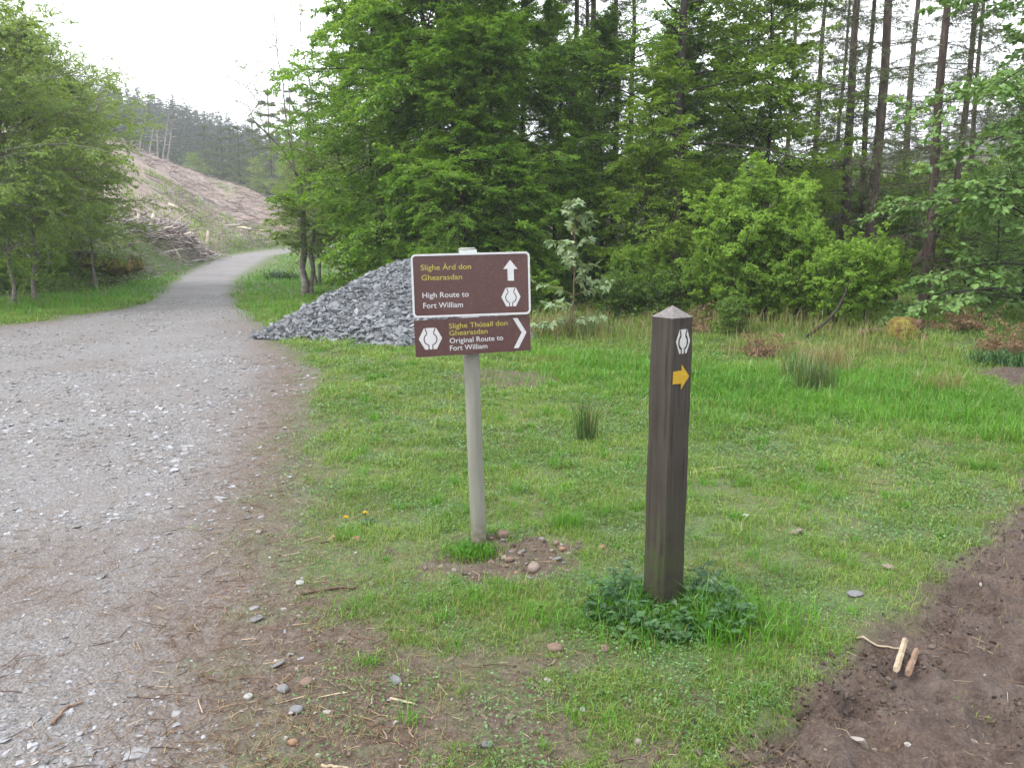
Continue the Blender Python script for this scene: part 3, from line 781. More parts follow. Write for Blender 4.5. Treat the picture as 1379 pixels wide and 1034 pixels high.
def frame_ring(name, out, inn, y0, y1, mat, parent):
    n = len(out)
    V = np.concatenate([np.column_stack([p[:, 0], np.full(n, y), p[:, 1]]) for p, y in ((out, y1), (inn, y1), (out, y0), (inn, y0))])
    i = np.arange(n); j = (i + 1) % n
    F = np.concatenate([np.stack([i, j, j + n, i + n], 1), np.stack([j + 2 * n, i + 2 * n, i + 3 * n, j + 3 * n], 1), np.stack([i + 2 * n, j + 2 * n, j, i], 1), np.stack([i + n, j + n, j + 3 * n, i + 3 * n], 1)])
    return mk(name, V, F[:, ::-1], mat, parent)
def lettering(txt, x, z, width, cap, y, mat, parent):
    cu = bpy.data.curves.new('lettering', 'FONT'); cu.body = txt; cu.size = 1.0; cu.offset = .004; cu.extrude = .02; cu.resolution_u = 3
    to = bpy.data.objects.new('lettering', cu); COL.objects.link(to)
    dg = bpy.context.evaluated_depsgraph_get(); dg.update()
    me = bpy.data.meshes.new_from_object(to.evaluated_get(dg))
    bpy.data.objects.remove(to)
    n = len(me.vertices); co = np.empty(n * 3, np.float32); me.vertices.foreach_get('co', co); co = co.reshape(-1, 3)
    sx = width / (co[:, 0].max() - co[:, 0].min()); sz = cap / .73
    new = np.column_stack([x + (co[:, 0] - co[:, 0].min()) * sx, y - (co[:, 2] + .02) * .03, z + co[:, 1] * sz])
    me.vertices.foreach_set('co', new.astype(np.float32).ravel()); me.update()
    me.materials.clear(); me.materials.append(mat)
    o = bpy.data.objects.new('lettering', me); COL.objects.link(o); o.parent = parent
    return o
def emblem(cx, cz, w, h, y0, y1, mat, parent, gap=.065):
    """hexagon cut into a thistle head and two side pieces"""
    e = bpy.data.objects.new('emblem', None); COL.objects.link(e); e.parent = parent
    r = .50
    def contour(off):      # right-hand outline of the thistle, top to bottom (unit hexagon, half height 1)
        pts = [(.40 + off * .55, 1.0), (.33 + off, .80), (.25 + off, .56)]
        for a in np.linspace(58, -70, 12): pts.append(((r + off) * cos(R(a)) * 1.0, -.06 + (r + off) * sin(R(a)) * 1.02))
        pts += [(.115 + off, -.62), (.115 + off, -1.0)]
        return pts
    c = contour(0)
    th = np.array(c + [(-x, z) for x, z in c[::-1]])
    s = contour(gap * 1.6)
    side = np.array(s + [(.50, -1.0), (1.0, 0), (.56, .92)])
    S = np.array([w / 2, h / 2])
    for p in (th, side, side[::-1] * np.array([-1, 1])):
        q = p * S + np.array([cx, cz])
        plate('emblem_piece', q, y0, y1, mat, e)
    return e
def enamel_brown():
    m = NT('brown_sign_face')
    p = m.pos()
    f = m.noise(p, 6, 5, .6); s = m.noise(p, 90, 4, .6)
    mp = m.n('ShaderNodeMapping', i_Vector=p); mp.inputs['Scale'].default_value = (30, 1, 2.5)
    st = m.noise(mp.outputs[0], 1.0, 4, .6)
    c = m.ramp(m.mth('ADD', m.mth('MULTIPLY', f, .6), m.mth('MULTIPLY', st, .4)), [(.3, (.052, .020, .019)), (.7, (.070, .030, .029))])
    c = m.mix(m.mr(s, .56, .72, 0, .45), c, (.13, .09, .08))
    return m.done(m.bsdf(c, m.mr(f, .3, .7, .26, .42), .5))
M_brown = enamel_brown()
M_signwhite = plain_mat('sign_white', (.43, .43, .445), .5, .5, .06, 40)
M_signyellow = plain_mat('sign_yellow', (.30, .26, .04), .5, .5, .08, 40)
M_galv = plain_mat('galvanised_steel', (.52, .54, .55), .42, .5, .15, 35, .75)
M_alu = plain_mat('plain_aluminium', (.45, .46, .47), .4, .5, .1, 35, .8)
def pole_material():
    m = NT('grey_pole_coating'); p = m.pos()
    mp = m.n('ShaderNodeMapping', i_Vector=p); mp.inputs['Scale'].default_value = (1, 1, .12)
    f = m.noise(mp.outputs[0], 22, 5, .6)
    c = m.ramp(f, [(.3, (.145, .146, .122)), (.7, (.20, .198, .168))])
    z = m.n('ShaderNodeSeparateXYZ', i_0=p).outputs[2]
    mud = m.mth('MULTIPLY', m.mr(z, .03, .20, 1, 0), m.mr(m.noise(p, 30, 4, .7), .35, .6), True)
    c = m.mix(mud, c, (.10, .085, .05))
    return m.done(m.bsdf(c, m.mr(f, .3, .7, .42, .58), .4, m.bump(m.noise(p, 120, 3), .15, .002)))
M_pole = pole_material()

pole_xy = flat(645, 738)
PX, PY = float(pole_xy[0]), float(pole_xy[1])
sign = thing('signpost', 'grey metal pole carrying two brown route signs with white and yellow lettering', 'signpost', (PX, PY, float(ground_z(PX, PY))), (R(-1.0), R(-1.75), R(7.0)), None, .955)
K = 16; zz = np.linspace(-.3, 1.563, K)
tv, tf = tubes(np.column_stack([0 * zz, 0 * zz, zz])[None], .041, 28, True)
mk('pole', tv, tf, M_pole, sign, True)
tv, tf = tubes(np.array([[(0, 0, 1.563), (0, 0, 1.576), (0, 0, 1.581)]]), np.array([[.044, .044, .036]]), 28, True)
mk('pole_cap', tv, tf, M_pole, sign, True)
U = .000658
def channel(zc, name='mounting_channel'):
    """rail behind the panel and the clamp band that grips the pole"""
    br = bpy.data.objects.new(name, None); COL.objects.link(br); br.parent = sign
    plate('rail', np.array([(-.12, zc - .014), (.12, zc - .014), (.12, zc + .014), (-.12, zc + .014)]), -.045, -.056, M_alu, br)
    a = np.linspace(0, 2 * pi, 25)[:-1]
    o = np.column_stack([.046 * np.cos(a), .046 * np.sin(a)]); i_ = np.column_stack([.0415 * np.cos(a), .0415 * np.sin(a)])
    cl = frame_ring('clamp', o, i_, -.013, .013, M_galv, br); cl.rotation_euler = (pi / 2, 0, 0); cl.location = (0, 0, zc)
    for s in (-1, 1):
        plate('bolt', np.array([(s * .058 + .008 * cos(k * pi / 3), zc + .008 * sin(k * pi / 3)) for k in range(6)]), -.032, -.0455, M_galv, br)
PW, PH = .602, .318
zt = 1.395
top = bpy.data.objects.new('sign_panel', None); COL.objects.link(top); top.parent = sign; top.location = (.011, -.058, zt); top.rotation_euler = (0, R(.45), 0)
plate('panel_face', rrect(PW - .004, PH - .004, .022), 0, -.003, M_brown, top)
frame_ring('border', rrect(PW, PH, .024), rrect(PW - .020, PH - .020, .015), .0005, -.0052, M_signwhite, top)
def tx(cx, cy): return ((cx - 546) * U, -(cy - 360 - .022 * (546 - cx)) * U)
for t, x0, x1, base, mt in (('Slighe Àrd don', 162, 547, 249, M_signyellow), ('Ghearasdan', 165, 475, 325, M_signyellow), ('High Route to', 167, 522, 459, M_signwhite), ('Fort William', 170, 475, 538, M_signwhite)):
    xx, z_ = tx(x0, base); lettering(t, xx, z_, (x1 - x0) * U, 43 * U, -.003, mt, top)
ar = [(850, 172), (795, 242), (828, 242), (828, 332), (877, 332), (877, 242), (907, 242)]
plate('arrow', np.array([tx(*p) for p in ar]), -.0031, -.0042, M_signwhite, top)
ex, ez = tx(850, 457); emblem(ex, ez, 150 * U, 146 * U, -.0031, -.0042, M_signwhite, top)
LW, LH = .596, .186
low = bpy.data.objects.new('sign_panel', None); COL.objects.link(low); low.parent = sign; low.location = (.009, -.0665, 1.136); low.rotation_euler = (0, R(-.4), R(4))
plate('panel_face', rrect(LW, LH, .004, 2), 0, -.003, M_brown, low)
def lx(cx, cy): return ((cx - 548) * U, -(cy - 765 - .03 * (548 - cx)) * U)
for t, x0, x1, base, mt in (('Slighe Thùsail don', 362, 822, 704, M_signyellow), ('Ghearasdan', 362, 662, 759, M_signyellow), ('Original Route to', 362, 782, 818, M_signwhite), ('Fort William', 362, 655, 875, M_signwhite)):
    xx, z_ = lx(x0, base); lettering(t, xx, z_, (x1 - x0) * U, 41 * U, -.003, mt, low)
ex, ez = lx(215, 778); emblem(ex, ez, 180 * U, 165 * U, -.0031, -.0042, M_signwhite, low)
ch = [(865, 636), (903, 636), (970, 750), (903, 872), (865, 872), (932, 750)]
plate('chevron', np.array([lx(*p) for p in ch]), -.0031, -.0042, M_signwhite, low)
channel(zt + .09); channel(zt - .09); channel(1.136)
# the strip of clamp that stands up behind the panel's top edge
plate('top_clip', np.array([(-.045, 1.538), (.045, 1.538), (.045, 1.570), (-.045, 1.570)]), -.0435, -.0565, M_galv, sign)
plate('joint_clip', np.array([(-.045, 1.222), (.045, 1.222), (.045, 1.248), (-.045, 1.248)]), -.0435, -.0565, M_galv, sign)

# ------------------------------------------------------------------ waymark post
def post_material():
    m = NT('weathered_post_wood'); p = m.pos()
    mp = m.n('ShaderNodeMapping', i_Vector=p); mp.inputs['Scale'].default_value = (1, 1, .03)
    gr = m.noise(mp.outputs[0], 75, 6, .65); bl = m.noise(p, 5, 4, .6)
    c = m.ramp(gr, [(.3, (.016, .0122, .0092)), (.55, (.033, .026, .0205)), (.75, (.06, .049, .039))])
    c = m.mix(m.mr(bl, .4, .7, 0, .45), c, (.043, .037, .032))
    mq = m.n('ShaderNodeMapping', i_Vector=p); mq.inputs['Scale'].default_value = (1, 1, .05)
    ck = m.mr(m.noise(mq.outputs[0], 46, 3, .5), .33, .38, 1, 0)
    c = m.mix(m.mth('MULTIPLY', ck, .75), c, (.008, .006, .005))
    gr = m.mth('SUBTRACT', gr, m.mth('MULTIPLY', ck, .5))
    z = m.n('ShaderNodeSeparateXYZ', i_0=p).outputs[2]
    moss = m.mth('MULTIPLY', m.mr(z, .08, .55, .85, 0), m.mr(m.noise(p, 9, 5, .7), .38, .62), True)
    c = m.mix(moss, c, (.035, .052, .012))
    nz = m.n('ShaderNodeSeparateXYZ', i_0=m.geo().outputs['Normal']).outputs[2]
    c = m.mix(m.mr(nz, .3, .6), c, m.ramp(gr, [(.3, (.075, .066, .064)), (.7, (.15, .136, .133))]))
    return m.done(m.bsdf(c, .62, .35, m.bump(gr, .55, .006)))
M_post = post_material()
M_dirtwhite = plain_mat('worn_white_paint', (.42, .42, .41), .6, .3, .12, 60)
M_arrow = plain_mat('yellow_paint', (.40, .245, .012), .5, .4, .14, 50)
wxy = flat(893, 822)
WX, WY = float(wxy[0]) + .01, float(wxy[1]) + .07
wp = thing('waymark_post', 'dark square wooden post with pointed top, white thistle mark and yellow arrow', 'waymark post', (WX, WY, float(terrain(WX, WY))), (0, R(.1), R(35.0)))
# local: the corner between -x and -y... faces are -y (shown right after the turn below) and -x
s_ = .0615; H_ = 1.262; zs = np.linspace(-.3, H_, 22)
gp = np.random.default_rng(77)
V = []
bv = .0035
for z in zs:
    w = s_ + gp.normal(0, .0007)
    V += [(w - bv, -w, z), (w, -w + bv, z), (w, w - bv, z), (w - bv, w, z), (-w + bv, w, z), (-w, w - bv, z), (-w, -w + bv, z), (-w + bv, -w, z)]
n = len(zs); V.append((0, 0, H_ + .047)); V = np.array(V, float)
i8 = np.arange(8)
F4 = np.concatenate([np.stack([k * 8 + i8, k * 8 + (i8 + 1) % 8, (k + 1) * 8 + (i8 + 1) % 8, (k + 1) * 8 + i8], 1) for k in range(n - 1)])
F3 = np.stack([(n - 1) * 8 + i8, (n - 1) * 8 + (i8 + 1) % 8, np.full(8, n * 8)], 1)
mk('post', V, [F4, F3], M_post, wp)
em = emblem(-.004 + .006, 1.165, .080, .100, -s_ - .0005, -s_ - .003, M_dirtwhite, wp, .14)
ar = np.array([(-.045, .028), (.003, .030), (.003, .056), (.048, 0), (.003, -.056), (.003, -.030), (-.045, -.028)]) * np.array([1, .92]) + np.array([-.004, 1.018])
plate('arrow', ar, -s_ - .0005, -s_ - .003, M_arrow, wp)
# sprawling weeds round its foot
gw = np.random.default_rng(88)
wd = thing('weed_clump', 'dark green leafy weeds grown up round the foot of the wooden post', 'weeds', (WX, WY, float(terrain(WX, WY))))
n = 230
a = gw.uniform(0, 6.28, n); rad = .06 + .27 * np.sqrt(gw.random(n))
base = np.stack([rad * np.cos(a) * .85 + .0, rad * np.sin(a) * .75 - .12, np.zeros(n)], -1)
hh = (.11 * (1 - (rad / .36) ** 2) + .05) * gw.uniform(.4, 1.5, n)
d = unit(np.stack([np.cos(a) * .55, np.sin(a) * .55, np.full(n, 1.0)], -1) + gw.normal(0, .3, (n, 3)))
hh = np.where((np.abs(base[:, 0]) < .09) & (base[:, 1] < .02), hh * .38, hh)
P = walk(base, d, hh * 1.25, 5, gw, .6, .12)
mk('stems', *tubes(P, .0016, 3), M_weed, wd)
lv = []
for k in range(3):
    t = np.full((n, 3), .4 + .3 * k) + gw.uniform(-.12, .0, (n, 3))
    pos, tg = sample(P, np.clip(t, 0, 1))
    az = gw.uniform(0, 6.28, (n, 1)) + np.array([[0, .75, -.75]])
    dd = unit(np.stack([np.cos(az), np.sin(az), gw.uniform(-.2, .35, (n, 3))], -1))
    if k == 0 or True: pos = np.repeat(pos[:, :1], 3, 1)
    lv.append(leaf_quads(pos.reshape(-1, 3), dd.reshape(-1, 3), unit(UP + gw.normal(0, .3, (n * 3, 3))), np.exp(gw.normal(np.log(.034), .3, n * 3)), .62))
mk('leaves', *join(lv), M_weed, wd)
xg = gw.normal(WX + .08, .20, 2600); yg = gw.normal(WY - .16, .15, 2600)
V, F = blades(xg, yg, ground_z(xg, yg), gw.uniform(.03, .15, 2600) * np.where((np.abs(xg - WX) < .09) & (yg < WY), .45, 1) * np.where(gw.random(2600) < .1, 1.5, 1), gw.uniform(.003, .0055, 2600), gw.uniform(.3, 1.1, 2600), gw)
tag(mk('grass', V, F, M_lush), 'taller green grass round the weeds at the wooden post', None, None, 'stuff')

# ------------------------------------------------------------------ slate heap
gh = np.random.default_rng(99)
HX, HY = gx(550, 14.0), 14.0
def heap_h(x, y):
    u = (x - HX) / 1.98; v = (y - HY) / 1.75
    th = np.arctan2(v, u)
    r = np.hypot(u, v) * (1 + .10 * np.sin(3 * th + 1) + .07 * np.sin(5 * th))
    top = 1.20 * np.clip(1 - r, 0, 1) ** .92
    return np.minimum(top, 1.13) + .07 * (fbm(x, y, 2.2, 3, 80.) - .5) * (r < 1)
u = np.linspace(-2.9, 2.9, 110); v = np.linspace(-2.2, 2.2, 84)
X, Y = np.meshgrid(u + HX, v + HY); Z = heap_h(X, Y)
ok = Z > .015
ii = np.arange(X.size).reshape(X.shape)
fq = np.stack([ii[:-1, :-1], ii[:-1, 1:], ii[1:, 1:], ii[1:, :-1]], -1).reshape(-1, 4)
fq = fq[ok.ravel()[fq].any(1)]
us = np.unique(fq); rem = np.full(X.size, -1); rem[us] = np.arange(len(us))
hz = float(terrain(HX, HY))
heap = thing('slate_heap', 'heap of broken blue grey slate rubble tipped beside the track', 'rubble heap', (HX, HY, hz))
M_heapcore = NT('slate_fines'); c_ = M_heapcore.ramp(M_heapcore.noise(M_heapcore.pos(), 30, 6, .7), [(.3, (.08, .083, .09)), (.6, (.14, .146, .157)), (.8, (.2, .205, .215))]); M_heapcore = M_heapcore.done(M_heapcore.bsdf(c_, .9, .2))
mk('mound', np.stack([X - HX, Y - HY, Z - .02], -1).reshape(-1, 3)[us], rem[fq], M_heapcore, heap, True)
def heap_pts(n):
    x = gh.uniform(HX - 2.9, HX + 2.9, n * 3); y = gh.uniform(HY - 2.2, HY + 2.2, n * 3); z = heap_h(x, y)
    k = np.where((z > .02) | ((gh.random(n * 3) < .25) & (heap_h(HX + (x - HX) * .93, HY + (y - HY) * .93) > .01)))[0][:n]
    return np.stack([x[k] - HX, y[k] - HY, z[k]], -1)
p = heap_pts(46000); sz = np.clip(np.exp(gh.normal(np.log(.031), .58, len(p))), .010, .15)
tag(mk('rubble', *stones(p + np.stack([0 * sz, 0 * sz, sz * .06], -1), sz, .42, gh, .55), M_slate, heap), None, None, None, 'stuff')
p = heap_pts(700); p = p[np.argsort(p[:, 1] + p[:, 2] * .6)][:95]
for k in range(95):
    s1 = gh.uniform(.08, .16)
    V, F = stones(np.zeros((1, 3)), np.array([s1]), .38, gh, .5)
    o = mk('slate_block', V, F, M_slate, heap); o.location = p[k] + np.array([0, 0, .03])

# ------------------------------------------------------------------ stones by the pole, single stones
def pebble_mesh(seed, jit=.12, clamp=True):
    import bmesh
    q = np.random.default_rng(seed); bm = bmesh.new(); bmesh.ops.create_icosphere(bm, subdivisions=3, radius=.5)
    off = q.uniform(0, 50, 3)
    for v in bm.verts:
        c = np.array(v.co)
        f1 = fbm(np.array([c[0] * 2 + off[0] + c[2]]), np.array([c[1] * 2 + off[1] - c[2]]), 1.0, 3)[0] - .5
        v.co *= 1 + jit * 3 * f1
        for ax, lim in ((2, .36), (0, .43), (1, .42)):
            if clamp and abs(v.co[ax]) > lim: v.co[ax] = math.copysign(lim + (abs(v.co[ax]) - lim) * .25, v.co[ax])
    me = bpy.data.meshes.new('stone'); bm.to_mesh(me); bm.free()
    me.polygons.foreach_set('use_smooth', np.ones(len(me.polygons), bool))
    return me
def stone_surface(name, a, b):
    m = NT(name); p = m.pos(); f = m.noise(p, 5, 6, .65); f2 = m.noise(p, 40, 4, .7)
    c = m.ramp(f, [(.3, a), (.7, b)]); c = m.mix(m.mr(f2, .55, .7, 0, .5), c, tuple(x * .5 for x in a))
    return m.done(m.bsdf(c, .75, .3, m.bump(f2, .4, .02)))
M_st = {'pink': stone_surface('pink_stone', (.14, .10, .085), (.25, .20, .175)), 'brown': stone_surface('brown_stone', (.10, .062, .045), (.2, .14, .11)),
        'orange': stone_surface('orange_stone', (.16, .085, .05), (.26, .165, .105)), 'grey': stone_surface('grey_stone', (.09, .09, .094), (.18, .18, .188)),
        'white': stone_surface('white_stone', (.20, .20, .20), (.34, .34, .335))}
PB = [pebble_mesh(s) for s in range(6)]
def stone(px, py, w, colr, label, group=None, flat_=.65, seed=0, name='stone'):
    q = np.random.default_rng(int(px * 7 + py) + seed)
    X, Y = flat(px, py); d_ = math.hypot(math.hypot(X, Y), EYE)
    W = w / FPX * d_
    me = PB[q.integers(6)].copy(); me.materials.append(M_st[colr])
    o = bpy.data.objects.new(name, me); COL.objects.link(o)
    z = float(ground_z(np.array([X]), np.array([Y]))[0])
    o.location = (X, Y, z + W * flat_ * .26); o.scale = (W * 1.1, W * .85, W * flat_); o.rotation_euler = (q.normal(0, .2), q.normal(0, .2), q.uniform(0, 6.28))
    return tag(o, label, 'stone', group)
stone(719, 769, 19, 'pink', 'largest rounded pink grey stone in the spoil right of the pole')
stone(686, 759, 14, 'brown', 'reddish rounded stone in the spoil left of the largest one')
stone(678, 735, 17, 'brown', 'round earth brown clod at the back of the spoil beside the pole', flat_=.9)
stone(757, 749, 10, 'orange', 'orange stone at the far right end of the spoil')
stone(706, 789, 9, 'orange', 'orange brown stone at the front tip of the spoil')
stone(695, 775, 8, 'orange', 'small rust red stone in front of the spoil')
stone(750, 760, 13, 'grey', 'flat pale grey stone at the right edge of the spoil', flat_=.35)
stone(714, 778, 10, 'grey', 'small grey stone tucked under the largest pink one', flat_=.4)
stone(811, 742, 9, 'orange', 'tan pebble in the grass between pole and wooden post')
for k in range(26):
    q = np.random.default_rng(500 + k)
    stone(q.uniform(660, 765), q.uniform(738, 792) if k % 2 else q.uniform(736, 770), q.uniform(4, 9), ('brown', 'pink', 'brown', 'grey')[k % 4], 'small stone dug out with the soil beside the sign pole', 'stones in the spoil at the sign pole', .7, k)
stone(747, 872, 25, 'brown', 'brown pebble on bare soil left of the weed clump', flat_=.4)
stone(404, 785, 14, 'white', 'white flat stone at the left edge of the lawn', flat_=.4)
stone(447, 726, 12, 'orange', 'orange pebble on the bare patch by the dandelions', flat_=.6)
stone(480, 728, 11, 'orange', 'tan pebble right of the dandelions on bare soil', flat_=.6)
stone(345, 830, 20, 'grey', 'flat blue grey slab lying on the verge of the track', flat_=.18)
stone(372, 893, 22, 'grey', 'flat blue grey slab lower on the verge', flat_=.2)
stone(413, 921, 17, 'brown', 'dark brown stone on the verge soil', flat_=.6)
stone(381, 928, 16, 'grey', 'rounded grey stone beside the dark brown verge stone', flat_=.6)
stone(334, 934, 13, 'white', 'small bright white stone on the verge litter', flat_=.5)
stone(399, 956, 17, 'grey', 'grey stone at the bottom of the verge', flat_=.5)
stone(394, 998, 14, 'orange', 'orange stone near the bottom of the verge')
stone(533, 920, 16, 'grey', 'grey stone on the bare soil in front', flat_=.6)
stone(815, 876, 14, 'brown', 'rusty stone just left of the weeds', flat_=.6)
stone(656, 1004, 14, 'grey', 'grey stone in the thin grass at the bottom', flat_=.5)
stone(785, 954, 10, 'white', 'pale stone in thin grass at the bottom', flat_=.5)
stone(1004, 698, 9, 'white', 'tiny white stone in grass right of the wooden post')
stone(1070, 720, 22, 'pink', 'flat pinkish stone in grass right of the wooden post', flat_=.3)
stone(1152, 800, 20, 'grey', 'flat grey stone in the grass near the mud', flat_=.3)
stone(1196, 762, 16, 'pink', 'small flat stone in the grass towards the mud', flat_=.35)
stone(135, 377, 9, 'white', 'white boulder on the grass verge below the left trees', name='boulder', flat_=.9)

# ------------------------------------------------------------------ sticks
def stick_mesh(name, pts, r0, r1, mat, label, cat='stick', group=None, S=8, lift=1.0):
    xy = np.array([flat(*p) for p in pts])
    t = np.linspace(0, 1, len(xy)); tt_ = np.linspace(0, 1, 9)
    X = np.interp(tt_, t, xy[:, 0]); Y = np.interp(tt_, t, xy[:, 1])
    q = np.random.default_rng(int(pts[0][0])); jj = .04 if S == 5 else .35; X = X + q.normal(0, r0 * jj, 9); Y = Y + q.normal(0, r0 * jj, 9)
    rad = np.linspace(r0, r1, 9)
    Z = ground_z(X, Y) + rad * .9 * lift + .003
    if S == 5: Z = np.linspace(Z.max(), Z.max(), 9) - .004
    Z = np.maximum(Z, np.interp(tt_, [0, 1], [Z[0], Z[-1]]) - .012)
    c = np.array([X.mean(), Y.mean(), Z.mean()])
    V, F = tubes((np.column_stack([X, Y, Z]) - c)[None], rad[None], S, True)
    o = mk(name, V, F, mat, None, S != 5); o.location = c
    return tag(o, label, cat, group)
M_pale = bark_mat('pale_stripped_wood', (.20, .15, .10), (.34, .28, .20), (.44, .38, .29), 18, .3)
M_twig = bark_mat('brown_twig', (.06, .04, .028), (.12, .085, .06), (.2, .15, .11), 25, .4)
M_log = bark_mat('wet_log', (.10, .06, .04), (.20, .135, .095), (.30, .22, .165), 14, .3)
stick_mesh('stick', [(934, 636), (965, 628), (1005, 625), (1025, 627)], .008, .004, M_pale, 'long pale stick lying in grass right of the wooden post')
stick_mesh('wood_piece', [(1206, 910), (1218, 870)], .0125, .011, M_pale, 'pale split piece of wood lying on mud, left of the pair', 'wood piece', S=5)
stick_mesh('wood_piece', [(1222, 912), (1234, 880)], .0125, .011, M_log, 'browner split piece of wood lying on mud, right of the pair', 'wood piece', S=5)
stick_mesh('twig', [(1152, 858), (1190, 864), (1218, 869)], .005, .003, M_pale, 'thin twig leading to the pair of wood pieces', 'twig')
stick_mesh('twig', [(655, 648), (700, 655), (725, 668), (738, 682)], .006, .003, M_twig, 'crooked brown twig in the grass right of the pole', 'twig')
stick_mesh('twig', [(430, 730), (470, 727), (505, 735)], .005, .003, M_twig, 'brown twig on the bare patch near the dandelions', 'twig')
stick_mesh('stick', [(405, 800), (440, 797), (482, 793)], .007, .005, M_twig, 'brown stick on the verge left of the sign pole')
stick_mesh('twig', [(70, 970), (88, 948), (112, 939)], .006, .003, M_log, 'bent twig lying on the gravel at bottom left', 'twig')
stick_mesh('twig', [(526, 941), (545, 946), (562, 951)], .005, .003, M_pale, 'short pale twig on bare soil in front', 'twig')
stick_mesh('twig', [(432, 1030), (450, 1030), (470, 1032)], .006, .004, M_pale, 'pale twig at the very bottom of the verge', 'twig')
stick_mesh('twig', [(960, 930), (985, 928), (1008, 930)], .004, .002, M_pale, 'straw coloured twig in front of the weeds', 'twig')
stick_mesh('twig', [(1130, 645), (1180, 652), (1240, 650)], .004, .002, M_twig, 'thin dark twig in the grass on the right', 'twig')
stick_mesh('fallen_log', [(1150, 466), (1172, 463), (1196, 464)], .06, .04, M_twig, 'brown rotting log lying beside the mossy stump', 'log', S=12)

# dandelions
M_dand = plain_mat('dandelion_yellow', (.75, .50, .01), .6, .2, .1, 60)
def dandelion(px, py, label):
    X, Y = flat(px, py); q = np.random.default_rng(int(px))
    f = thing('dandelion', label, 'flower', (X, Y, float(ground_z(np.array([X]), np.array([Y]))[0])))
    P = np.array([[(0, 0, 0), (.004, 0, .03), (.002, .003, .06)]])
    mk('stem', *tubes(P, .0017, 5), M_weed, f)
    n = 46; a = q.uniform(0, 6.28, n); e = q.uniform(.05, 1.3, n)
    d = np.stack([np.cos(a) * np.cos(e), np.sin(a) * np.cos(e), np.sin(e)], -1)
    mk('flower_head', *leaf_quads(np.tile(P[0, -1], (n, 1)), d, unit(UP + q.normal(0, .4, (n, 3))), np.full(n, .017), .35), M_dand, f)
    n = 9; a = np.arange(n) * .7; d = unit(np.stack([np.cos(a), np.sin(a), np.full(n, .3)], -1))
    mk('leaves', *leaf_quads(np.zeros((n, 3)), d, unit(UP + q.normal(0, .3, (n, 3))), q.uniform(.05, .09, n), .3), M_weed, f)
dandelion(466, 712, 'yellow dandelion, left one of the two by the track verge')
dandelion(492, 704, 'yellow dandelion, right one of the two by the track verge')

# rush tufts
def tuft(px, py, h, n, spread, mat, label, name='rush_tuft', cat='rush tuft', lean=(.05, .45), w=.006, child='leaves'):
    X, Y = flat(px, py); q = np.random.default_rng(int(px + py))
    z0 = float(terrain(X, Y))
    f = thing(name, label, cat, (X, Y, z0))
    bx = q.normal(0, spread, n); by = q.normal(0, spread * .8, n)
    V, F = blades(bx, by, np.zeros(n) - .01, h * q.uniform(.45, 1.05, n), w * q.uniform(.7, 1.2, n), q.uniform(*lean, n), q)
    mk(child, V, F, mat, f)
tuft(789, 592, .42, 130, .045, M_rush, 'dark upright rush tuft between the sign and the wooden post')
tuft(1095, 530, .42, 420, .10, M_rush, 'dark rush tuft below the bright green bushes')
tuft(1075, 515, .40, 200, .09, M_rush, 'smaller rush tuft left of the dark one under the bushes')
tuft(783, 452, .42, 700, .28, M_rush, 'broad greyish rush clump behind the lawn right of the sign', lean=(.1, .6))
tuft(735, 452, .40, 400, .20, M_dry, 'tan tussock of dry grass right beside the sign panels', 'grass_tussock', 'grass tussock', (.2, .9))
tuft(765, 712, .13, 240, .05, M_lush, 'small green grass tuft right of the sign pole', 'grass_tussock', 'grass tussock', (.2, .9), .004)
tuft(640, 742, .07, 900, .07, M_lush, 'grassy turf flap lying at the foot of the sign pole', 'grass_tussock', 'grass tussock', (.4, 1.1), .004)
tuft(1110, 500, .45, 260, .14, M_dry, 'pale straw tussock under the bright green bushes', 'grass_tussock', 'grass tussock', (.2, 1.0))
tuft(1268, 527, .30, 260, .16, M_dry, 'olive brown heathery tuft in the grass on the right', 'heather_tuft', 'heather tuft', (.3, 1.0))
tuft(1340, 490, .25, 260, .16, M_weed, 'dark green tuft by the little path on the right', 'fern_tuft', 'fern', (.4, 1.1), .02, 'leaves')
tuft(380, 376, .45, 260, .3, M_weed, 'dark green tuft on the grass inside the track bend', 'fern_tuft', 'fern', (.4, 1.1), .04, 'leaves')
tuft(735, 486, .12, 500, .16, M_dry, 'low yellow mossy tussock just right of the lower sign', 'grass_tussock', 'grass tussock', (.5, 1.3))
tuft(790, 487, .10, 400, .16, M_dry, 'low yellow mossy tussock farther right of the lower sign', 'grass_tussock', 'grass tussock', (.5, 1.3))
def bracken(px, py, r, h, label):
    X, Y = flat(px, py); q = np.random.default_rng(int(px)); n = 34
    f = thing('dead_bracken', label, 'bracken', (X, Y, float(terrain(X, Y))))
    a = q.uniform(0, 6.28, n); b = np.stack([q.normal(0, r * .3, n), q.normal(0, r * .3, n), np.zeros(n)], -1)
    P = walk(b, unit(np.stack([np.cos(a) * .5, np.sin(a) * .5, np.full(n, 1.)], -1)), q.uniform(.4, 1, n) * (h + r * .6), 6, q, 1.3, .2)
    P2, l2 = feather(P, np.full(n, h), 12, .15, 1, 1.1, .35, 3, q, .6)
    mk('stalks', *join([tubes(P, .003, 3), tubes(P2, .0015, 3)]), M_twig, f)
    mk('fronds', *twig_leaves(P2, 6, .035, q, tilt=.8, droop=.4, ratio=.45), M_dead, f)
bracken(1025, 480, .2, .35, 'rust brown dead bracken at the foot of the pale bushes')
bracken(735, 418, .5, .4, 'faded dead bracken behind the sign at the wood edge')
bracken(1355, 478, .4, .35, 'orange brown dead bracken at the right edge by the little path')
bracken(1295, 462, .4, .3, 'brown dead bracken right of the mossy stump')
bracken(930, 450, .5, .35, 'tan dead bracken right behind the wooden post')

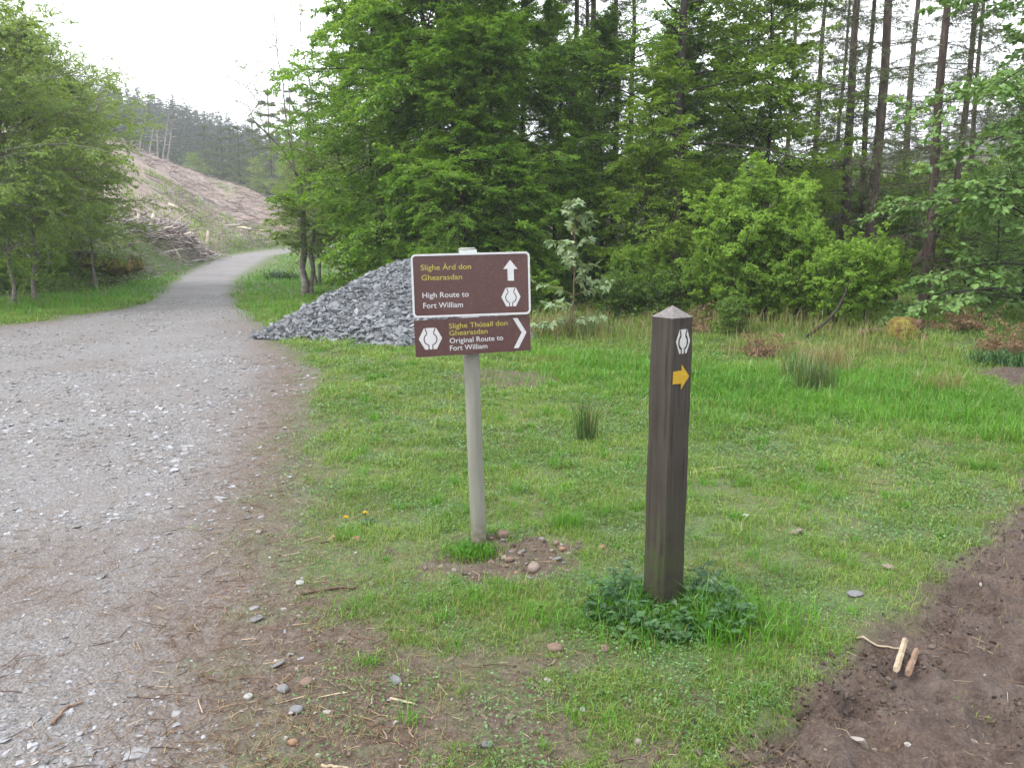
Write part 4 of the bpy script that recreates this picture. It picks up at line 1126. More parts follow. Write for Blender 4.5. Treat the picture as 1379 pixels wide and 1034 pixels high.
# mossy stump
M_moss = NT('stump_moss'); f_ = M_moss.noise(M_moss.pos(), 7, 6, .7)
c_ = M_moss.ramp(f_, [(.32, (.05, .028, .018)), (.46, (.13, .085, .03)), (.56, (.17, .15, .035)), (.72, (.25, .22, .06))])
M_moss = M_moss.done(M_moss.bsdf(c_, .95, .1, M_moss.bump(f_, 1., .06)))
M_cut = bark_mat('cut_wood', (.045, .026, .018), (.085, .05, .033), (.13, .08, .05), 12, 1)
def stump(px, py, w, h, label):
    X, Y = flat(px, py); d_ = math.hypot(X, Y); W = w / FPX * d_
    f = thing('tree_stump', label, 'tree stump', (X, Y, float(terrain(X, Y))), (0, 0, .4))
    me = pebble_mesh(int(px), .22, False); me.materials.append(M_moss); me.name = 'mossy_body'
    o = bpy.data.objects.new('mossy_body', me); COL.objects.link(o); o.parent = f; o.scale = (W * 1.05, W * .95, h * 1.5); o.location = (0, 0, h * .25)
    V, F = tubes(np.array([[(W * .12, -W * .30, h * .62), (W * .17, -W * .46, h * .63)]]), np.array([[h * .28, h * .26]]), 14, True)
    mk('cut_face', V, F, M_cut, f)
    q = np.random.default_rng(int(px)); n = 5; a = np.array([-2.6, -1.9, -.9, -.3, 2.9])
    P = walk(np.stack([np.cos(a) * W * .3, np.sin(a) * W * .3, np.full(n, h * .10)], -1), np.stack([np.cos(a), np.sin(a), -.12 + 0 * a], -1), np.full(n, W * .7), 6, q, .1, .12)
    mk('roots', *tubes(P, np.linspace(h * .18, h * .04, 6)[None], 7), M_moss, f, True)
tuft(1190, 476, .12, 600, .22, M_dry, 'yellow mossy grass tussock in front of the stump', 'grass_tussock', 'grass tussock', (.4, 1.2))
stump(1216, 466, 44, .30, 'mossy orange brown stump at the edge of the wood')
# ------------------------------------------------------------------ trees
def T(kind, name, px, Y, label, cat='tree', group=None, **kw):
    return plant(kind, name, gx(px, Y), Y, label, cat, group, **kw)
# the beech clump behind the signs
GB = 'beeches of the dark wood behind the signs'
T('beech_a', 'beech_tree', 575, 19.5, 'big beech standing at the left end of the wood behind the slate heap', group=GB, rot=.4, s=.92)
T('beech_b', 'beech_tree', 522, 22.5, 'beech at the outer left edge of the wood beside the track bend', group=GB, rot=2.0, s=.85)
T('beech_b', 'beech_tree', 640, 18.5, 'beech with drooping sprays directly behind the brown signs', group=GB, rot=1.2, s=.95)
T('beech_a', 'beech_tree', 600, 23, 'tall beech second row behind the slate heap', group=GB, rot=3.6, s=1.1)
T('beech_b', 'beech_tree', 735, 19.5, 'beech behind the pale leaved sapling', group=GB, rot=4.1, s=.56)
T('beech_a', 'beech_tree', 700, 25, 'beech deep in the wood above the sign', group=GB, rot=5.2, s=.62)
T('beech_b', 'beech_tree', 818, 21, 'beech in the middle of the wood between sign and wooden post', group=GB, rot=.9, s=.57)
T('beech_fresh', 'beech_tree', 870, 17.5, 'low fresh green beech left of the wooden post', group=GB, rot=2.4, s=.62)
T('beech_a', 'beech_tree', 912, 20.5, 'beech with thick dark bare trunk showing above the wooden post', group=GB, rot=5.9, s=.5)
T('tall_beech', 'beech_tree', 905, 19.2, 'tall dark trunked beech rising above the wooden post', group=GB, rot=1.1)
T('beech_fresh', 'beech_tree', 1028, 20, 'pale fresh green beech at the right end of the wood', group=GB, rot=.2, s=1.05)
T('beech_fresh', 'beech_tree', 985, 23, 'fresh green beech behind the right end of the wood', group=GB, rot=3.3, s=1.1)
T('tall_beech', 'beech_tree', 792, 27, 'tall slim beech with sky showing round its upper trunk', group=GB, rot=2.6, s=.95)
T('tall_beech', 'beech_tree', 845, 30, 'tall slim beech farther back in the wood', group=GB, rot=4.6)
T('tall_beech', 'beech_tree', 700, 30, 'tall slim beech far back above the brown signs', group=GB, rot=.3)
T('beech_b', 'beech_tree', 790, 31, 'shaded beech at the back of the wood', group=GB, rot=1.9, s=.7)
T('beech_b', 'beech_tree', 890, 29, 'shaded beech at the back right of the wood', group=GB, rot=2.9, s=.7)
T('beech_b', 'beech_tree', 640, 31, 'shaded beech at the back left of the wood', group=GB, rot=3.9, s=.8)
T('beech_b', 'beech_tree', 960, 32, 'shaded beech at the far right back of the wood', group=GB, rot=4.9, s=.7)
T('beech_b', 'beech_tree', 612, 17.0, 'young beech at the front of the wood directly above the slate heap', group=GB, rot=5.3, s=.5)
T('beech_b', 'beech_tree', 680, 17.6, 'young beech at the wood front just above the right end of the brown signs', group=GB, rot=.7, s=.55)
# conifers on the right
GC = 'tall bare trunked spruces on the right'
for k, (px, Y, s, kind, lab) in enumerate([
    (1088, 27, 1.0, 'spruce_b', 'leftmost tall spruce trunk behind the beech edge'),
    (1131, 24, 1.0, 'spruce_a', 'tall straight spruce second from the left, dead side twigs'),
    (1169, 20, .95, 'spruce_a', 'thick straight spruce, right one of the close pair'),
    (1158, 25, 1.0, 'spruce_b', 'thin spruce, left one of the close pair'),
    (1241, 15.6, .72, 'spruce_a', 'nearest spruce with trunk seen down to the ground right of the bushes'),
    (1268, 21, .9, 'spruce_b', 'spruce just behind the nearest one'),
    (1350, 22, .95, 'spruce_a', 'spruce seen through the broad leaves at the right edge'),
    (1300, 29, 1.0, 'spruce_b', 'spruce farther back between the right hand trunks'),
    (1210, 33, 1.1, 'spruce_a', 'spruce far back between the pair and the nearest trunk'),
    (1045, 33, 1.1, 'spruce_b', 'spruce far back above the fresh green beech'),
    (772, 24, 1.0, 'spruce_b', 'dark conifer stem against the sky above the sapling, left'),
    (797, 26, 1.0, 'spruce_a', 'dark conifer stem against the sky above the sapling, middle'),
    (822, 23, .95, 'spruce_b', 'dark conifer stem against the sky above the sapling, right'),
    (1405, 27, 1.0, 'spruce_a', 'spruce standing at the extreme right edge'),
    (1120, 38, 1.1, 'spruce_b', 'spruce deep in the right hand wood')]):
    T(kind, 'spruce_tree', px, Y, lab, 'tree', GC, s=s, rot=k * 1.7, tilt=(0, R((-1) ** k * .8)))
for k, (px, Y, s, lab) in enumerate([(1200, 36, 1.0, 'young spruce between the close pair and the nearest trunk'), (1110, 40, 1.2, 'young spruce deep behind the fresh green bushes'),
    (1290, 34, 1.0, 'young spruce in the shade right of the nearest trunk'), (1370, 40, 1.3, 'young spruce deep at the right edge'), (1150, 30, .6, 'small young spruce at the feet of the close pair')]):
    T('young_spruce', 'young_spruce', px, Y, lab, 'young tree', 'young spruces in the right hand wood', s=s, rot=k * 2.1)
for k, (px, Y, s, lab) in enumerate([(1175, 44, 1.6, 'sunlit bush far back between the spruce trunks'), (1230, 50, 1.9, 'sunlit bush far back right of the nearest spruce'), (1110, 48, 1.7, 'sunlit bush far back behind the left spruce trunks'), (1330, 46, 1.8, 'sunlit bush far back near the right edge'), (1285, 27, 1.1, 'low bush in the shade behind the mossy stump'), (1395, 30, 1.4, 'low bush in the shade at the right edge'), (1205, 24, 1.2, 'low bush in the shade between the close pair and the nearest trunk'), (1320, 19, .95, 'low bush between the nearest trunk and the right edge trees'), (1365, 24, 1.3, 'taller bush in the shade near the right edge'), (1110, 30, 1.5, 'bush in the shade behind the fresh green bushes'), (1255, 36, 1.7, 'bush in the middle distance behind the nearest spruce')]):
    T('shrub_a', 'bush', px, Y, lab, 'bush', 'bushes under the spruces', s=s, rot=k * 1.3)
# bright bushes
GS = 'bright green bushes right of the waymark post'
T('shrub_a', 'bush', 1010, 14.6, 'largest bright green bush right behind the wooden post', 'bush', GS, s=.98, rot=.3)
T('shrub_a', 'bush', 1062, 14.0, 'bright green bush in the middle of the group', 'bush', GS, s=.72, rot=2.2)
T('shrub_b', 'bush', 1130, 13.2, 'low yellow green bush leaning over a dark crooked stem', 'bush', GS, s=.88, rot=1.1)
T('shrub_b', 'bush', 1172, 14.6, 'bright bush at the right end of the group', 'bush', GS, s=.8, rot=4.0)
T('shrub_b', 'bush', 950, 15.2, 'bright bush at the left end of the group', 'bush', GS, s=.8, rot=3.1)
T('pale_shrub', 'bush', 985, 13.0, 'thin pale leaved bush at the front of the group', 'bush', GS, s=.5, rot=2.1)
T('pale_shrub', 'bush', 900, 15.5, 'pale low bush just behind the wooden post top', 'bush', GS, s=.8, rot=.1)
T('pale_shrub', 'bush', 830, 16, 'pale low bush right of the sapling', 'bush', GS, s=.75, rot=5.1)
T('shrub_b', 'bush', 720, 17, 'low green bush behind the right edge of the signs', 'bush', GS, s=.7, rot=5.5)
T('shrub_b', 'bush', 860, 17, 'low yellow green bush at the wood edge left of the wooden post', 'bush', GS, s=.9, rot=.5)
# sycamore on the right
T('sycamore', 'sycamore_tree', 1415, 13.0, 'broad leaved tree reaching in from the right edge', s=.85, rot=2.2)
T('sycamore', 'sycamore_tree', 1375, 16.5, 'small broad leaved tree with low boughs at the right edge', s=.42, rot=.8)
T('sycamore', 'sycamore_tree', 1330, 15.2, 'low broad leaved bush behind the dead bracken on the right', s=.26, rot=4.2)
# leaning dead stem
p0 = at(1205, 385, 16.5); p1 = at(1240, 345, 16.3); p2 = at(1290, 268, 16.0); p3 = at(1325, 235, 15.8)
q_ = np.array([p0 - (0, 0, 1.2), p0, p1, p2, p3]); c_ = q_[0]
tag(mk('leaning_stem', *tubes((q_ - c_)[None], np.array([[.075, .07, .06, .045, .02]]), 10, True), M_bark_con, None, True), 'leaning dead stem crossing between spruce trunks on the right', 'dead tree').location = c_
# sapling with big pale leaves
gs_ = np.random.default_rng(313)
SX, SY = gx(768, 13.2), 13.2
sp = thing('sapling', 'young sycamore sapling with large pale leaves right above the sign', 'sapling', (SX, SY, float(terrain(SX, SY))))
P0 = stem_path((0, 0, -.05), (.05, 0, 2.02), 10, .012, gs_)[None]
P1, l1 = spiral(P0, 20, .16, .98, lambda t: .85 * (1.05 - .85 * t), lambda t: .3 + .4 * t, 6, gs_, .25, .06, 2, .3)
mk('trunk', *join([tubes(P0, np.linspace(.016, .004, 10)[None], 7), tubes(P1, np.maximum(brad(l1, .009, 6), .0025), 5)]), M_twig, sp, True)
def palm_leaves(pos, d, nrm, size):
    """five-lobed leaves"""
    L = []
    s = unit(np.cross(d, nrm))
    for a, f in ((0, 1.0), (.75, .82), (-.75, .82), (1.5, .55), (-1.5, .55)):
        dd = d * cos(a) + s * sin(a); L.append(leaf_quads(pos, dd, nrm, size * f, .46, .1))
    return join(L)
t_ = np.clip(np.linspace(.25, 1, 8)[None] + gs_.uniform(-.06, .06, (len(P1), 8)), 0, 1)
pos, tg = sample(P1, t_); n_ = pos.shape[0] * 8
d_ = unit(tg.reshape(-1, 3) * .6 + gs_.normal(0, .55, (n_, 3)) - UP * .55)
d0 = unit(np.stack([np.cos(np.arange(8) * .8), np.sin(np.arange(8) * .8), np.full(8, -.2)], -1))
mk('crown', *palm_leaves(np.vstack([pos.reshape(-1, 3), np.tile(P0[0, -1], (8, 1))]), np.vstack([d_, d0]), unit(UP + gs_.normal(0, .5, (n_ + 8, 3))), gs_.uniform(.10, .17, n_ + 8)), M_sapling, sp)
# small dark bent stem under the bushes
q_ = np.array([[gx(1085, 12.4), 12.4, .1], [gx(1110, 12.4), 12.4, .33], [gx(1124, 12.5), 12.5, .50], [gx(1134, 12.6), 12.6, .74], [gx(1140, 12.6), 12.6, .95]]); c_ = q_[0].copy()
tag(mk('crooked_branch', *tubes((q_ - c_)[None], np.array([[.026, .024, .022, .016, .008]]), 8, True), M_bark, None, True), 'dark crooked stem bending out of the grass under the bright bushes', 'branch').location = c_

# left bank trees
GL = 'birches on the bank left of the track'
for k, (kind, px, Y, s, rot, lab) in enumerate([
    ('birch_a', 48, 20.5, .86, .4, 'leafy birch with pale trunk on the left bank, rightmost of the front trunks'),
    ('birch_b', 18, 20, .98, 2.1, 'leafy birch with dark trunk at the left edge'),
    ('birch_a', 68, 24, .82, 4.2, 'leafy birch behind the front pair on the left bank'),
    ('birch_b', -30, 18, 1.05, 1.0, 'birch with branches hanging in from the left edge'),
    ('birch_b', 104, 25, .85, 3.0, 'leafy birch reaching out over the brash pile'),
    ('birch_b', 128, 24, .78, 1.9, 'leafy birch at the right hand end of the left bank trees'),
    ('birch_a', -60, 24, 1.0, 5.1, 'leafy birch at the far left behind the others')]):
    T(kind, 'birch_tree', px, Y, lab, 'tree', GL, s=s, rot=rot, dz=-.05)
T('bare_birch', 'birch_tree', 70, 27, 'nearly bare grey birch rising behind the left bank trees', 'tree', GL, s=.78, rot=1.2)
T('bare_birch', 'birch_tree', 110, 31, 'thin bare grey birch top showing over the left bank trees', 'tree', GL, s=.8, rot=3.9)
for k, (px, Y, s, lab) in enumerate([(20, 22.5, .5, 'low bush at the foot of the left edge trees'), (88, 24, .4, 'low bush under the leafy birch on the bank'), (-20, 22, .5, 'bush at the extreme left under the trees'), (130, 26, .35, 'small bush on the bank left of the brash pile')]):
    T('shrub_b', 'bush', px, Y, lab, 'bush', 'bushes on the left bank', s=s, rot=k * 1.9)
# trees by the track bend
T('bare_birch', 'birch_tree', 428, 26.5, 'tall sparse birch with bare upper limbs beside the track bend', s=.98, rot=.15)
T('birch_b', 'birch_tree', 424, 27, 'leafy birch behind the sparse one at the track bend', s=.6, rot=2.5)
T('birch_a', 'birch_tree', 470, 29, 'leafy birch between the track bend and the dark wood', s=.8, rot=.9)
q_ = np.array([[(0, 0, -.1), (.02, 0, .35), (-.06, .02, .7), (.02, 0, 1.1), (.0, .05, 1.6), (.06, 0, 2.2)], [(.16, .05, -.1), (.15, .05, .3), (.24, .02, .7), (.19, .05, 1.1), (.28, .05, 1.6), (.3, .1, 2.1)]])
bs = thing('old_birch', 'gnarled twin birch trunk on grass inside the track bend', 'tree', (gx(411, 22.5), 22.5, float(terrain(gx(411, 22.5), 22.5))))
mk('trunk', *tubes(q_, np.array([[.12, .10, .085, .085, .07, .05], [.07, .06, .055, .05, .045, .03]]), 10), M_bark_birch, bs, True)
go = np.random.default_rng(9)
P1, l1 = spiral(q_, 12, .55, 1, lambda t: 1.1 + 0 * t, lambda t: .3 + .3 * t, 6, go, .4); P2, l2 = feather(P1, l1, 10, .2, 1, .9, .5, 4, go, .3); P3, l3 = feather(P2, l2, 5, .2, 1, .8, .4, 3, go)
mk('crown', *join([twig_leaves(P3, 6, .07, go), twig_leaves(P2, 6, .07, go)]), M_birch, bs)
mk('branches', *join([tubes(P1, brad(l1, .012, 6), 4), tubes(P2, .004, 3)]), M_bark_birch, bs)
# mid-distance trees beyond the slope
GM_ = 'trees at the foot of the far hill'
for k, (kind, nm, px, Y, s, lab) in enumerate([('birch_a', 'broadleaf_tree', 265, 92, .62, 'pale green tree in front of the far conifers'), ('birch_b', 'broadleaf_tree', 354, 80, .5, 'small bright green tree at the right end of the felled slope'),
    ('young_spruce', 'conifer_tree', 330, 98, 2.0, 'dark conifer right of the pale green tree below the far hill'), ('young_spruce', 'conifer_tree', 372, 88, 2.3, 'dark conifer above the end of the felled slope'), ('young_spruce', 'conifer_tree', 398, 80, 2.1, 'dark conifer behind the track bend'),
    ('young_spruce', 'conifer_tree', 304, 104, 2.1, 'dark conifer between the pale green tree and the slope end'), ('young_spruce', 'conifer_tree', 426, 66, 2.0, 'dark conifer closing the gap behind the sparse birch'), ('young_spruce', 'conifer_tree', 318, 110, 2.3, 'slim conifer farther back below the far hill'), ('young_spruce', 'conifer_tree', 350, 104, 2.4, 'taller conifer farther back above the small bright tree'), ('young_spruce', 'conifer_tree', 285, 108, 2.2, 'conifer just right of the pale green tree'),
    ('birch_b', 'broadleaf_tree', 396, 70, .75, 'lower tree at the end of the visible track'), ('birch_b', 'broadleaf_tree', 450, 50, 1.0, 'tree between the track end and the dark wood')]):
    T(kind, nm, px, Y, lab, 'tree', GM_, s=s, rot=k * 1.1)
# bare poles left standing at the top of the felled slope
gd = np.random.default_rng(404)
M_deadpole = bark_mat('bleached_trunk', (.16, .145, .13), (.28, .26, .24), (.36, .34, .32), 4, .3)
for k, (px0, px1, ytop, lab) in enumerate([(197, 196, 158, 'bleached bare trunk, leftmost on the felled skyline'), (209, 208, 165, 'bleached bare trunk, second from the left on the skyline'), (221, 211, 160, 'leaning bleached trunk in the middle of the skyline group'), (225, 228, 150, 'bleached bare trunk right of the leaning one'), (231, 233, 160, 'bleached bare trunk, rightmost on the felled skyline'), (186, 176, 172, 'broken leaning trunk at the left of the skyline')]):
    Y = 78 + k; x0 = gx(px0, Y); z0 = float(terrain(x0, Y)); tp = at(px1, ytop, Y)
    P = np.array([[(0, 0, -.4), *[((tp[0] - x0) * t, 0, (tp[2] - z0) * t) for t in (.25, .5, .75, 1.)]]])
    o = thing('dead_tree', lab, 'dead tree', (x0, Y, z0), group='bleached trunks on the felled skyline')
    P1, l1 = spiral(P, 8, .5, 1, lambda t: .9 - .5 * t, lambda t: .2 + 0 * t, 4, gd, .2)
    mk('trunk', *join([tubes(P, np.array([[.07, .06, .05, .035, .015]]), 7), tubes(P1, .03, 3)]), M_deadpole, o, True)

# ------------------------------------------------------------------ felled slope debris
gh2 = np.random.default_rng(606)
def on_slope(n, px0, px1, Y0, Y1):
    px = gh2.uniform(px0, px1, n); Y = gh2.uniform(Y0, Y1, n)
    x = gx(px, Y); ty = np.interp(px, _cx, _ty); k = Y > ty + 1.2
    return x[k], Y[k]
M_brash = stone_mat('brash_wood', [(0, (.06, .045, .04)), (.4, (.15, .118, .105)), (.75, (.26, .225, .21)), (1, (.42, .39, .37))], 4)
x, y = on_slope(16000, -150, 410, 24, 76)
k = (fbm(x, y, .16, 4, 90.) > .50); x, y = x[k], y[k]; n = len(x)
az = gh2.uniform(0, 6.28, n); L = np.clip(np.exp(gh2.normal(-1.0, .7, n)), .10, 1.0)
d = np.stack([np.cos(az), np.sin(az), gh2.normal(.05, .14, n)], -1)
c0 = np.stack([x, y, terrain(x, y) + .06], -1); c2 = c0 + d * L[:, None]
c2[:, 2] = np.maximum(c2[:, 2], terrain(c2[:, 0], c2[:, 1]) + .04); c1 = (c0 + c2) / 2 + gh2.normal(0, .05, (n, 3)); c1[:, 2] = np.maximum(c1[:, 2], terrain(c1[:, 0], c1[:, 1]) + .03)
tag(mk('brash', *tubes(np.stack([c0, c1, c2], 1), np.clip(L * .026, .008, .022)[:, None] * np.array([[1, .9, .6]]), 4, True), M_brash), 'grey and pink felled branches strewn over the hillside', None, None, 'stuff')
M_pile = stone_mat('pile_wood', [(0, (.10, .075, .065)), (.4, (.20, .16, .145)), (.75, (.33, .285, .265)), (1, (.5, .46, .44))], 4)
# the pile of brash by the track
pc = [(gx(p, Y), Y) for p, Y in ((178, 33.8), (203, 36.4), (232, 38.5), (256, 40.5))]
pc = np.array(pc)
n = 1900; i = gh2.integers(0, len(pc) - 1, n); f = gh2.random((n, 1))
c = pc[i] + (pc[i + 1] - pc[i]) * f + gh2.normal(0, .62, (n, 2))
az = gh2.uniform(0, 6.28, n); L = np.clip(np.exp(gh2.normal(-.6, .5, n)), .2, 1.5)
hh = gh2.random(n) ** 1.6 * .38
d = np.stack([np.cos(az), np.sin(az), gh2.normal(.08, .3, n)], -1); m0 = np.column_stack([c, terrain(c[:, 0], c[:, 1]) + .1 + hh])
P = np.stack([m0 - d * L[:, None] * .5, m0 + gh2.normal(0, .04, (n, 3)), m0 + d * L[:, None] * .5], 1)
tag(mk('brash', *tubes(P, np.clip(L * .024, .008, .028)[:, None] * np.array([[1, .9, .5]]), 4, True), M_pile), 'tangled pile of pale cut branches beside the track', None, None, 'stuff')
# single pale logs
M_palelog = bark_mat('pale_log', (.24, .19, .16), (.42, .36, .31), (.56, .51, .46), 5, .4)
for k, (pa, pb_, Ya, Yb, ra, up, lab) in enumerate([
    (158, 186, 34, 35, .10, .25, 'pale log jutting out left of the brash pile'), (160, 180, 36, 36.5, .09, .7, 'pale log leaning above the left end of the brash pile'),
    (246, 260, 38, 38.6, .07, 1.15, 'pale branch sticking up from the right of the brash pile'), (279, 283, 42, 42.1, .07, 1.2, 'upright pale stake standing beside the brash pile'),
    (206, 214, 36, 36.4, .08, 1.1, 'pale stub rising from the middle of the brash pile'), (222, 236, 37, 36.5, .07, .9, 'pale branch lying across the brash pile'),
    (191, 193, 34.5, 34.6, .07, .9, 'short upright branch at the front of the brash pile'), (306, 325, 54, 56, .10, .15, 'pale log in the grey debris below the slope'),
    (322, 340, 55, 54, .10, .12, 'pale log lying right in the grey debris'), (232, 250, 50, 50, .10, .1, 'pale log lying on the middle slope'), (352, 372, 57, 58, .09, .1, 'pale log at the right end of the slope')]):
    x0, x1 = gx(pa, Ya), gx(pb_, Yb); z0, z1 = float(terrain(x0, Ya)) + ra * .8 + (.35 if up > .3 and k != 3 else 0), float(terrain(x1, Yb)) + ra * .8 + up
    P = np.array([[(0, 0, 0), ((x1 - x0) * .5, (Yb - Ya) * .5, (z1 - z0) * .5 + .03), (x1 - x0, Yb - Ya, z1 - z0)]])
    o = mk('log', *tubes(P, np.array([[ra, ra * .9, ra * .75]]), 9, True), M_palelog, None, True); o.location = (x0, Ya, z0)
    tag(o, lab, 'log', 'pale logs on the felled hillside')
for k, (px, Y, lab) in enumerate([(310, 58, 'tree stump on the skyline of the felled slope'), (308, 52, 'pale cut tree stump above the grey debris'), (362, 58, 'dark stump at the right end of the felled slope'), (275, 60, 'stump high on the felled slope'), (235, 55, 'stump in the middle of the felled slope')]):
    x_ = gx(px, Y); o = thing('felled_stump', lab, 'tree stump', (x_, Y, float(terrain(x_, Y))), (0, R(6 * (-1) ** k), 0), 'stumps on the felled slope')
    mk('stump_body', *tubes(np.array([[(0, 0, -.3), (0, 0, .05), (0, 0, .25), (0.02, 0, .42)]]), np.array([[.3, .22, .16, .15]]), 11), M_bark_dead, o, True)
    mk('cut_top', *tubes(np.array([[(0.02, 0, .40), (0.02, 0, .425)]]), np.array([[.146, .142]]), 11, True), M_palelog, o)
# heathery bank with root mass left of the verge
for k, (px, Y, s, lab) in enumerate([(140, 26.5, .75, 'peaty turf bank with heather left of the brash pile'), (172, 28.5, .6, 'smaller peaty turf hummock beside the brash pile'), (112, 25.5, .6, 'turf hummock under the left bank birches')]):
    x_ = gx(px, Y); me = pebble_mesh(700 + k, .2); me.materials.append(M_moss); me.name = 'turf_body'
    f = thing('turf_hummock', lab, 'hummock', (x_, Y, float(terrain(x_, Y)) + .1), (0, 0, k * 1.3), 'turf hummocks on the left bank')
    o = bpy.data.objects.new('turf_body', me); COL.objects.link(o); o.parent = f; o.scale = (2.4 * s, 1.5 * s, .9 * s)
    n = 1500; a = gh2.uniform(0, 6.28, n); r_ = np.sqrt(gh2.random(n))
    V, F = blades(np.cos(a) * r_ * 1.05 * s, np.sin(a) * r_ * .7 * s, .42 * s * np.sqrt(1 - r_ ** 2) - .1, gh2.uniform(.1, .35, n), np.full(n, .02), gh2.uniform(.4, 1.1, n), gh2)
    mk('heather', V, F, M_rush, f)
# upslope plants
x, y = on_slope(2600, -150, 440, 22, 60)
k = fbm(x, y, .22, 4, 95.) > .5; x, y = x[k], y[k]; n = len(x)
bx = np.repeat(x, 14) + gh2.normal(0, .3, n * 14); by = np.repeat(y, 14) + gh2.normal(0, .3, n * 14)
V, F = blades(bx, by, terrain(bx, by), gh2.uniform(.1, .4, n * 14), np.full(n * 14, .03), gh2.uniform(.3, 1.1, n * 14), gh2)
tag(mk('grass', V, F, M_grass), 'patches of grass and herbs on the felled slope', None, None, 'stuff')

# undergrowth on the wood floor
gu = np.random.default_rng(707)
x, y, r = wedge(9000, 14, 60, 1.2, gu, -14, 40)
px_ = az2px(x / y)
k = (masks(x, y)['road'] < .2) & (sdist(x, y, ROAD) < -.6) & (px_ > 480) & (fbm(x, y, .5, 3, 99.) > .40) & (y > 15 + 1.2 * vnoise(x * .7, y * .7) + np.where(px_ > 1180, 1.2, 0)) & (sdist(x, y, MUD) < -.3)
x, y = x[k], y[k]; n = len(x); q_ = 20
X = np.repeat(x, q_) + gu.normal(0, .17, n * q_); Y = np.repeat(y, q_) + gu.normal(0, .17, n * q_)
Z = terrain(X, Y) + np.abs(gu.normal(0, .22, n * q_)) * np.repeat(gu.uniform(.3, 1.3, n), q_)
az = gu.uniform(0, 6.28, n * q_)
V, F = leaf_quads(np.stack([X, Y, Z], -1), unit(np.stack([np.cos(az), np.sin(az), gu.normal(0, .3, n * q_)], -1)), unit(UP + gu.normal(0, .4, (n * q_, 3))), gu.uniform(.06, .13, n * q_) * np.clip(np.repeat(y, q_) / 25, .8, 2), .6)
tag(mk('undergrowth', V, F, M_under), 'low leafy undergrowth covering the wood floor', None, None, 'stuff')
x, y, r = wedge(2600, 19, 40, 1.2, gu, -36, -20)
k = (sdist(x, y, ROAD) < -1.2) & (y > np.interp(az2px(x / y), _cx, _ty) + .4); x, y = x[k], y[k]; n = len(x)
X = np.repeat(x, 16) + gu.normal(0, .2, n * 16); Y = np.repeat(y, 16) + gu.normal(0, .2, n * 16)
Z = terrain(X, Y) + np.abs(gu.normal(0, .2, n * 16)); az = gu.uniform(0, 6.28, n * 16)
V, F = leaf_quads(np.stack([X, Y, Z], -1), unit(np.stack([np.cos(az), np.sin(az), gu.normal(0, .3, n * 16)], -1)), unit(UP + gu.normal(0, .4, (n * 16, 3))), gu.uniform(.08, .15, n * 16), .6)
tag(mk('undergrowth', V, F, M_under), 'leafy plants on the bank under the left trees', None, None, 'stuff')

# far conifer woods
gf = np.random.default_rng(808)
def forest(n, px0, px1, Y0, Y1, h0, h1, label):
    px = gf.uniform(px0, px1, n); Y = gf.uniform(Y0, Y1, n)
    XY = np.stack([gx(px, Y), Y], -1)
    tag(mk('forest', *far_conifers(XY, gf.uniform(h0, h1, n), gf), M_far), label, None, None, 'stuff')
forest(3200, -100, 560, 120, 270, 6, 10.5, 'dark conifer wood on the hill behind the felled slope')
forest(700, 1000, 1650, 150, 420, 6, 10, 'hazy conifer wood on the far hill to the right')
forest(260, 560, 1040, 140, 300, 9, 15, 'conifer wood far behind the beeches')

# ------------------------------------------------------------------ air
hz_ = NT('air'); vol = hz_.n('ShaderNodeVolumePrincipled')
vol.inputs['Color'].default_value = (.92, .95, 1.0, 1); vol.inputs['Density'].default_value = .0011; vol.inputs['Anisotropy'].default_value = .2
hz_.t.links.new(vol.outputs[0], hz_.out.inputs['Volume'])
b = 1300.
V = np.array([(x, y, z) for x in (-b, b) for y in (-b, b) for z in (-12, 120.)])
F = np.array([(0, 1, 3, 2), (4, 6, 7, 5), (0, 4, 5, 1), (2, 3, 7, 6), (0, 2, 6, 4), (1, 5, 7, 3)])
if HAZE: tag(mk('haze', V, F, hz_.m), 'pale damp air over the whole valley', None, None, 'stuff')

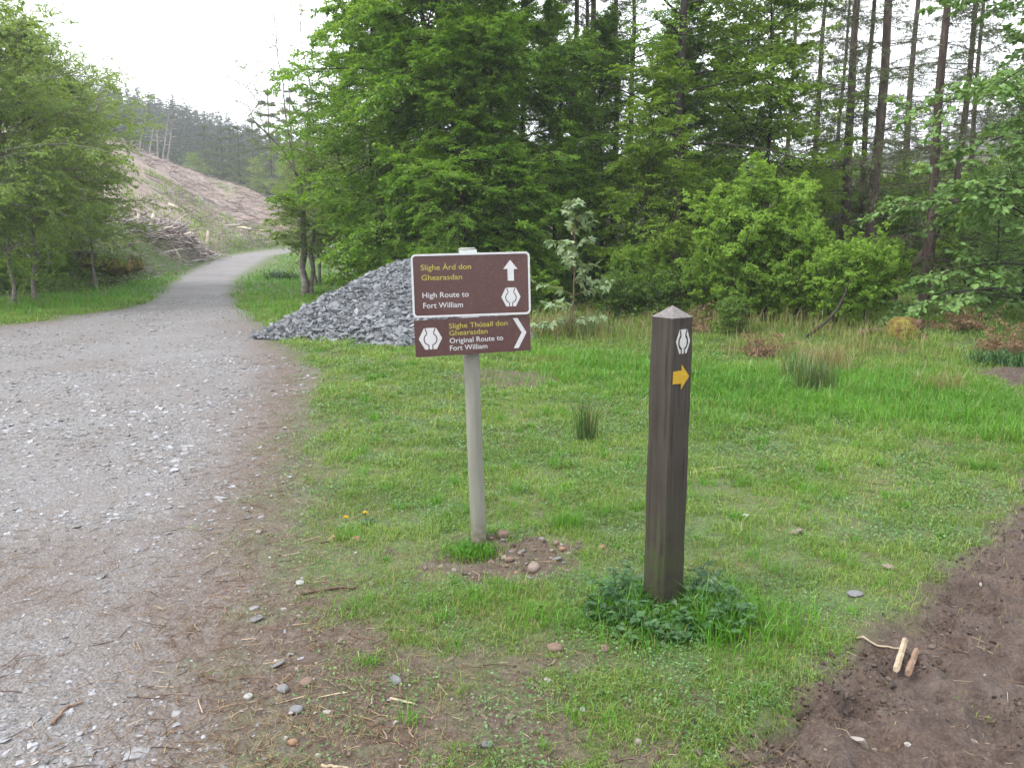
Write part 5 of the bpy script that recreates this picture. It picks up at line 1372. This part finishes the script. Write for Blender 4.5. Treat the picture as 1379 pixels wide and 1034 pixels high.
# ------------------------------------------------------------------ sky and light
w = bpy.data.worlds.new('World'); scene.world = w; w.use_nodes = True
nt = w.node_tree; nt.nodes.clear()
SUN_EL, SUN_AZ = 52.0, -115.0        # azimuth from +Y towards +X
sky = nt.nodes.new('ShaderNodeTexSky'); sky.sky_type = 'NISHITA'; sky.sun_disc = False
sky.sun_elevation = R(SUN_EL); sky.sun_rotation = R(SUN_AZ)
sky.air_density = 1.0; sky.dust_density = 3.0
tc = nt.nodes.new('ShaderNodeTexCoord'); nz = nt.nodes.new('ShaderNodeTexNoise'); nz.inputs['Scale'].default_value = 2.2; nz.inputs['Detail'].default_value = 6
nt.links.new(tc.outputs['Generated'], nz.inputs['Vector'])
mr = nt.nodes.new('ShaderNodeMapRange'); mr.inputs['From Min'].default_value = .40; mr.inputs['From Max'].default_value = .60; mr.inputs['To Min'].default_value = .78; mr.inputs['To Max'].default_value = 1.0
nt.links.new(nz.outputs['Fac'], mr.inputs['Value'])
mx = nt.nodes.new('ShaderNodeMix'); mx.data_type = 'RGBA'
nt.links.new(mr.outputs[0], mx.inputs[0]); nt.links.new(sky.outputs[0], mx.inputs[6]); mx.inputs[7].default_value = (10.0, 10.2, 10.6, 1)
bg = nt.nodes.new('ShaderNodeBackground'); bg.inputs['Strength'].default_value = .10
nt.links.new(mx.outputs[2], bg.inputs['Color'])
ow = nt.nodes.new('ShaderNodeOutputWorld'); nt.links.new(bg.outputs[0], ow.inputs['Surface'])
sd = bpy.data.lights.new('sun', 'SUN'); sd.energy = 1.5; sd.angle = R(14); sd.color = (1, .96, .9)
so = bpy.data.objects.new('sun', sd); COL.objects.link(so)
so.rotation_euler = (R(90 - SUN_EL), 0, R(-SUN_AZ + 180))
so.location = (0, 0, 30)

scene.view_settings.view_transform = 'Standard'; scene.view_settings.look = 'None'
scene.view_settings.exposure = EXPOSURE; scene.view_settings.gamma = 1.0; scene.view_settings.use_curve_mapping = False
scene.render.engine = 'CYCLES'
cy = scene.cycles
cy.max_bounces = 8; cy.diffuse_bounces = 3; cy.glossy_bounces = 2; cy.transmission_bounces = 4; cy.volume_bounces = 0; cy.transparent_max_bounces = 4
cy.use_denoising = True
cy.sample_clamp_indirect = 6
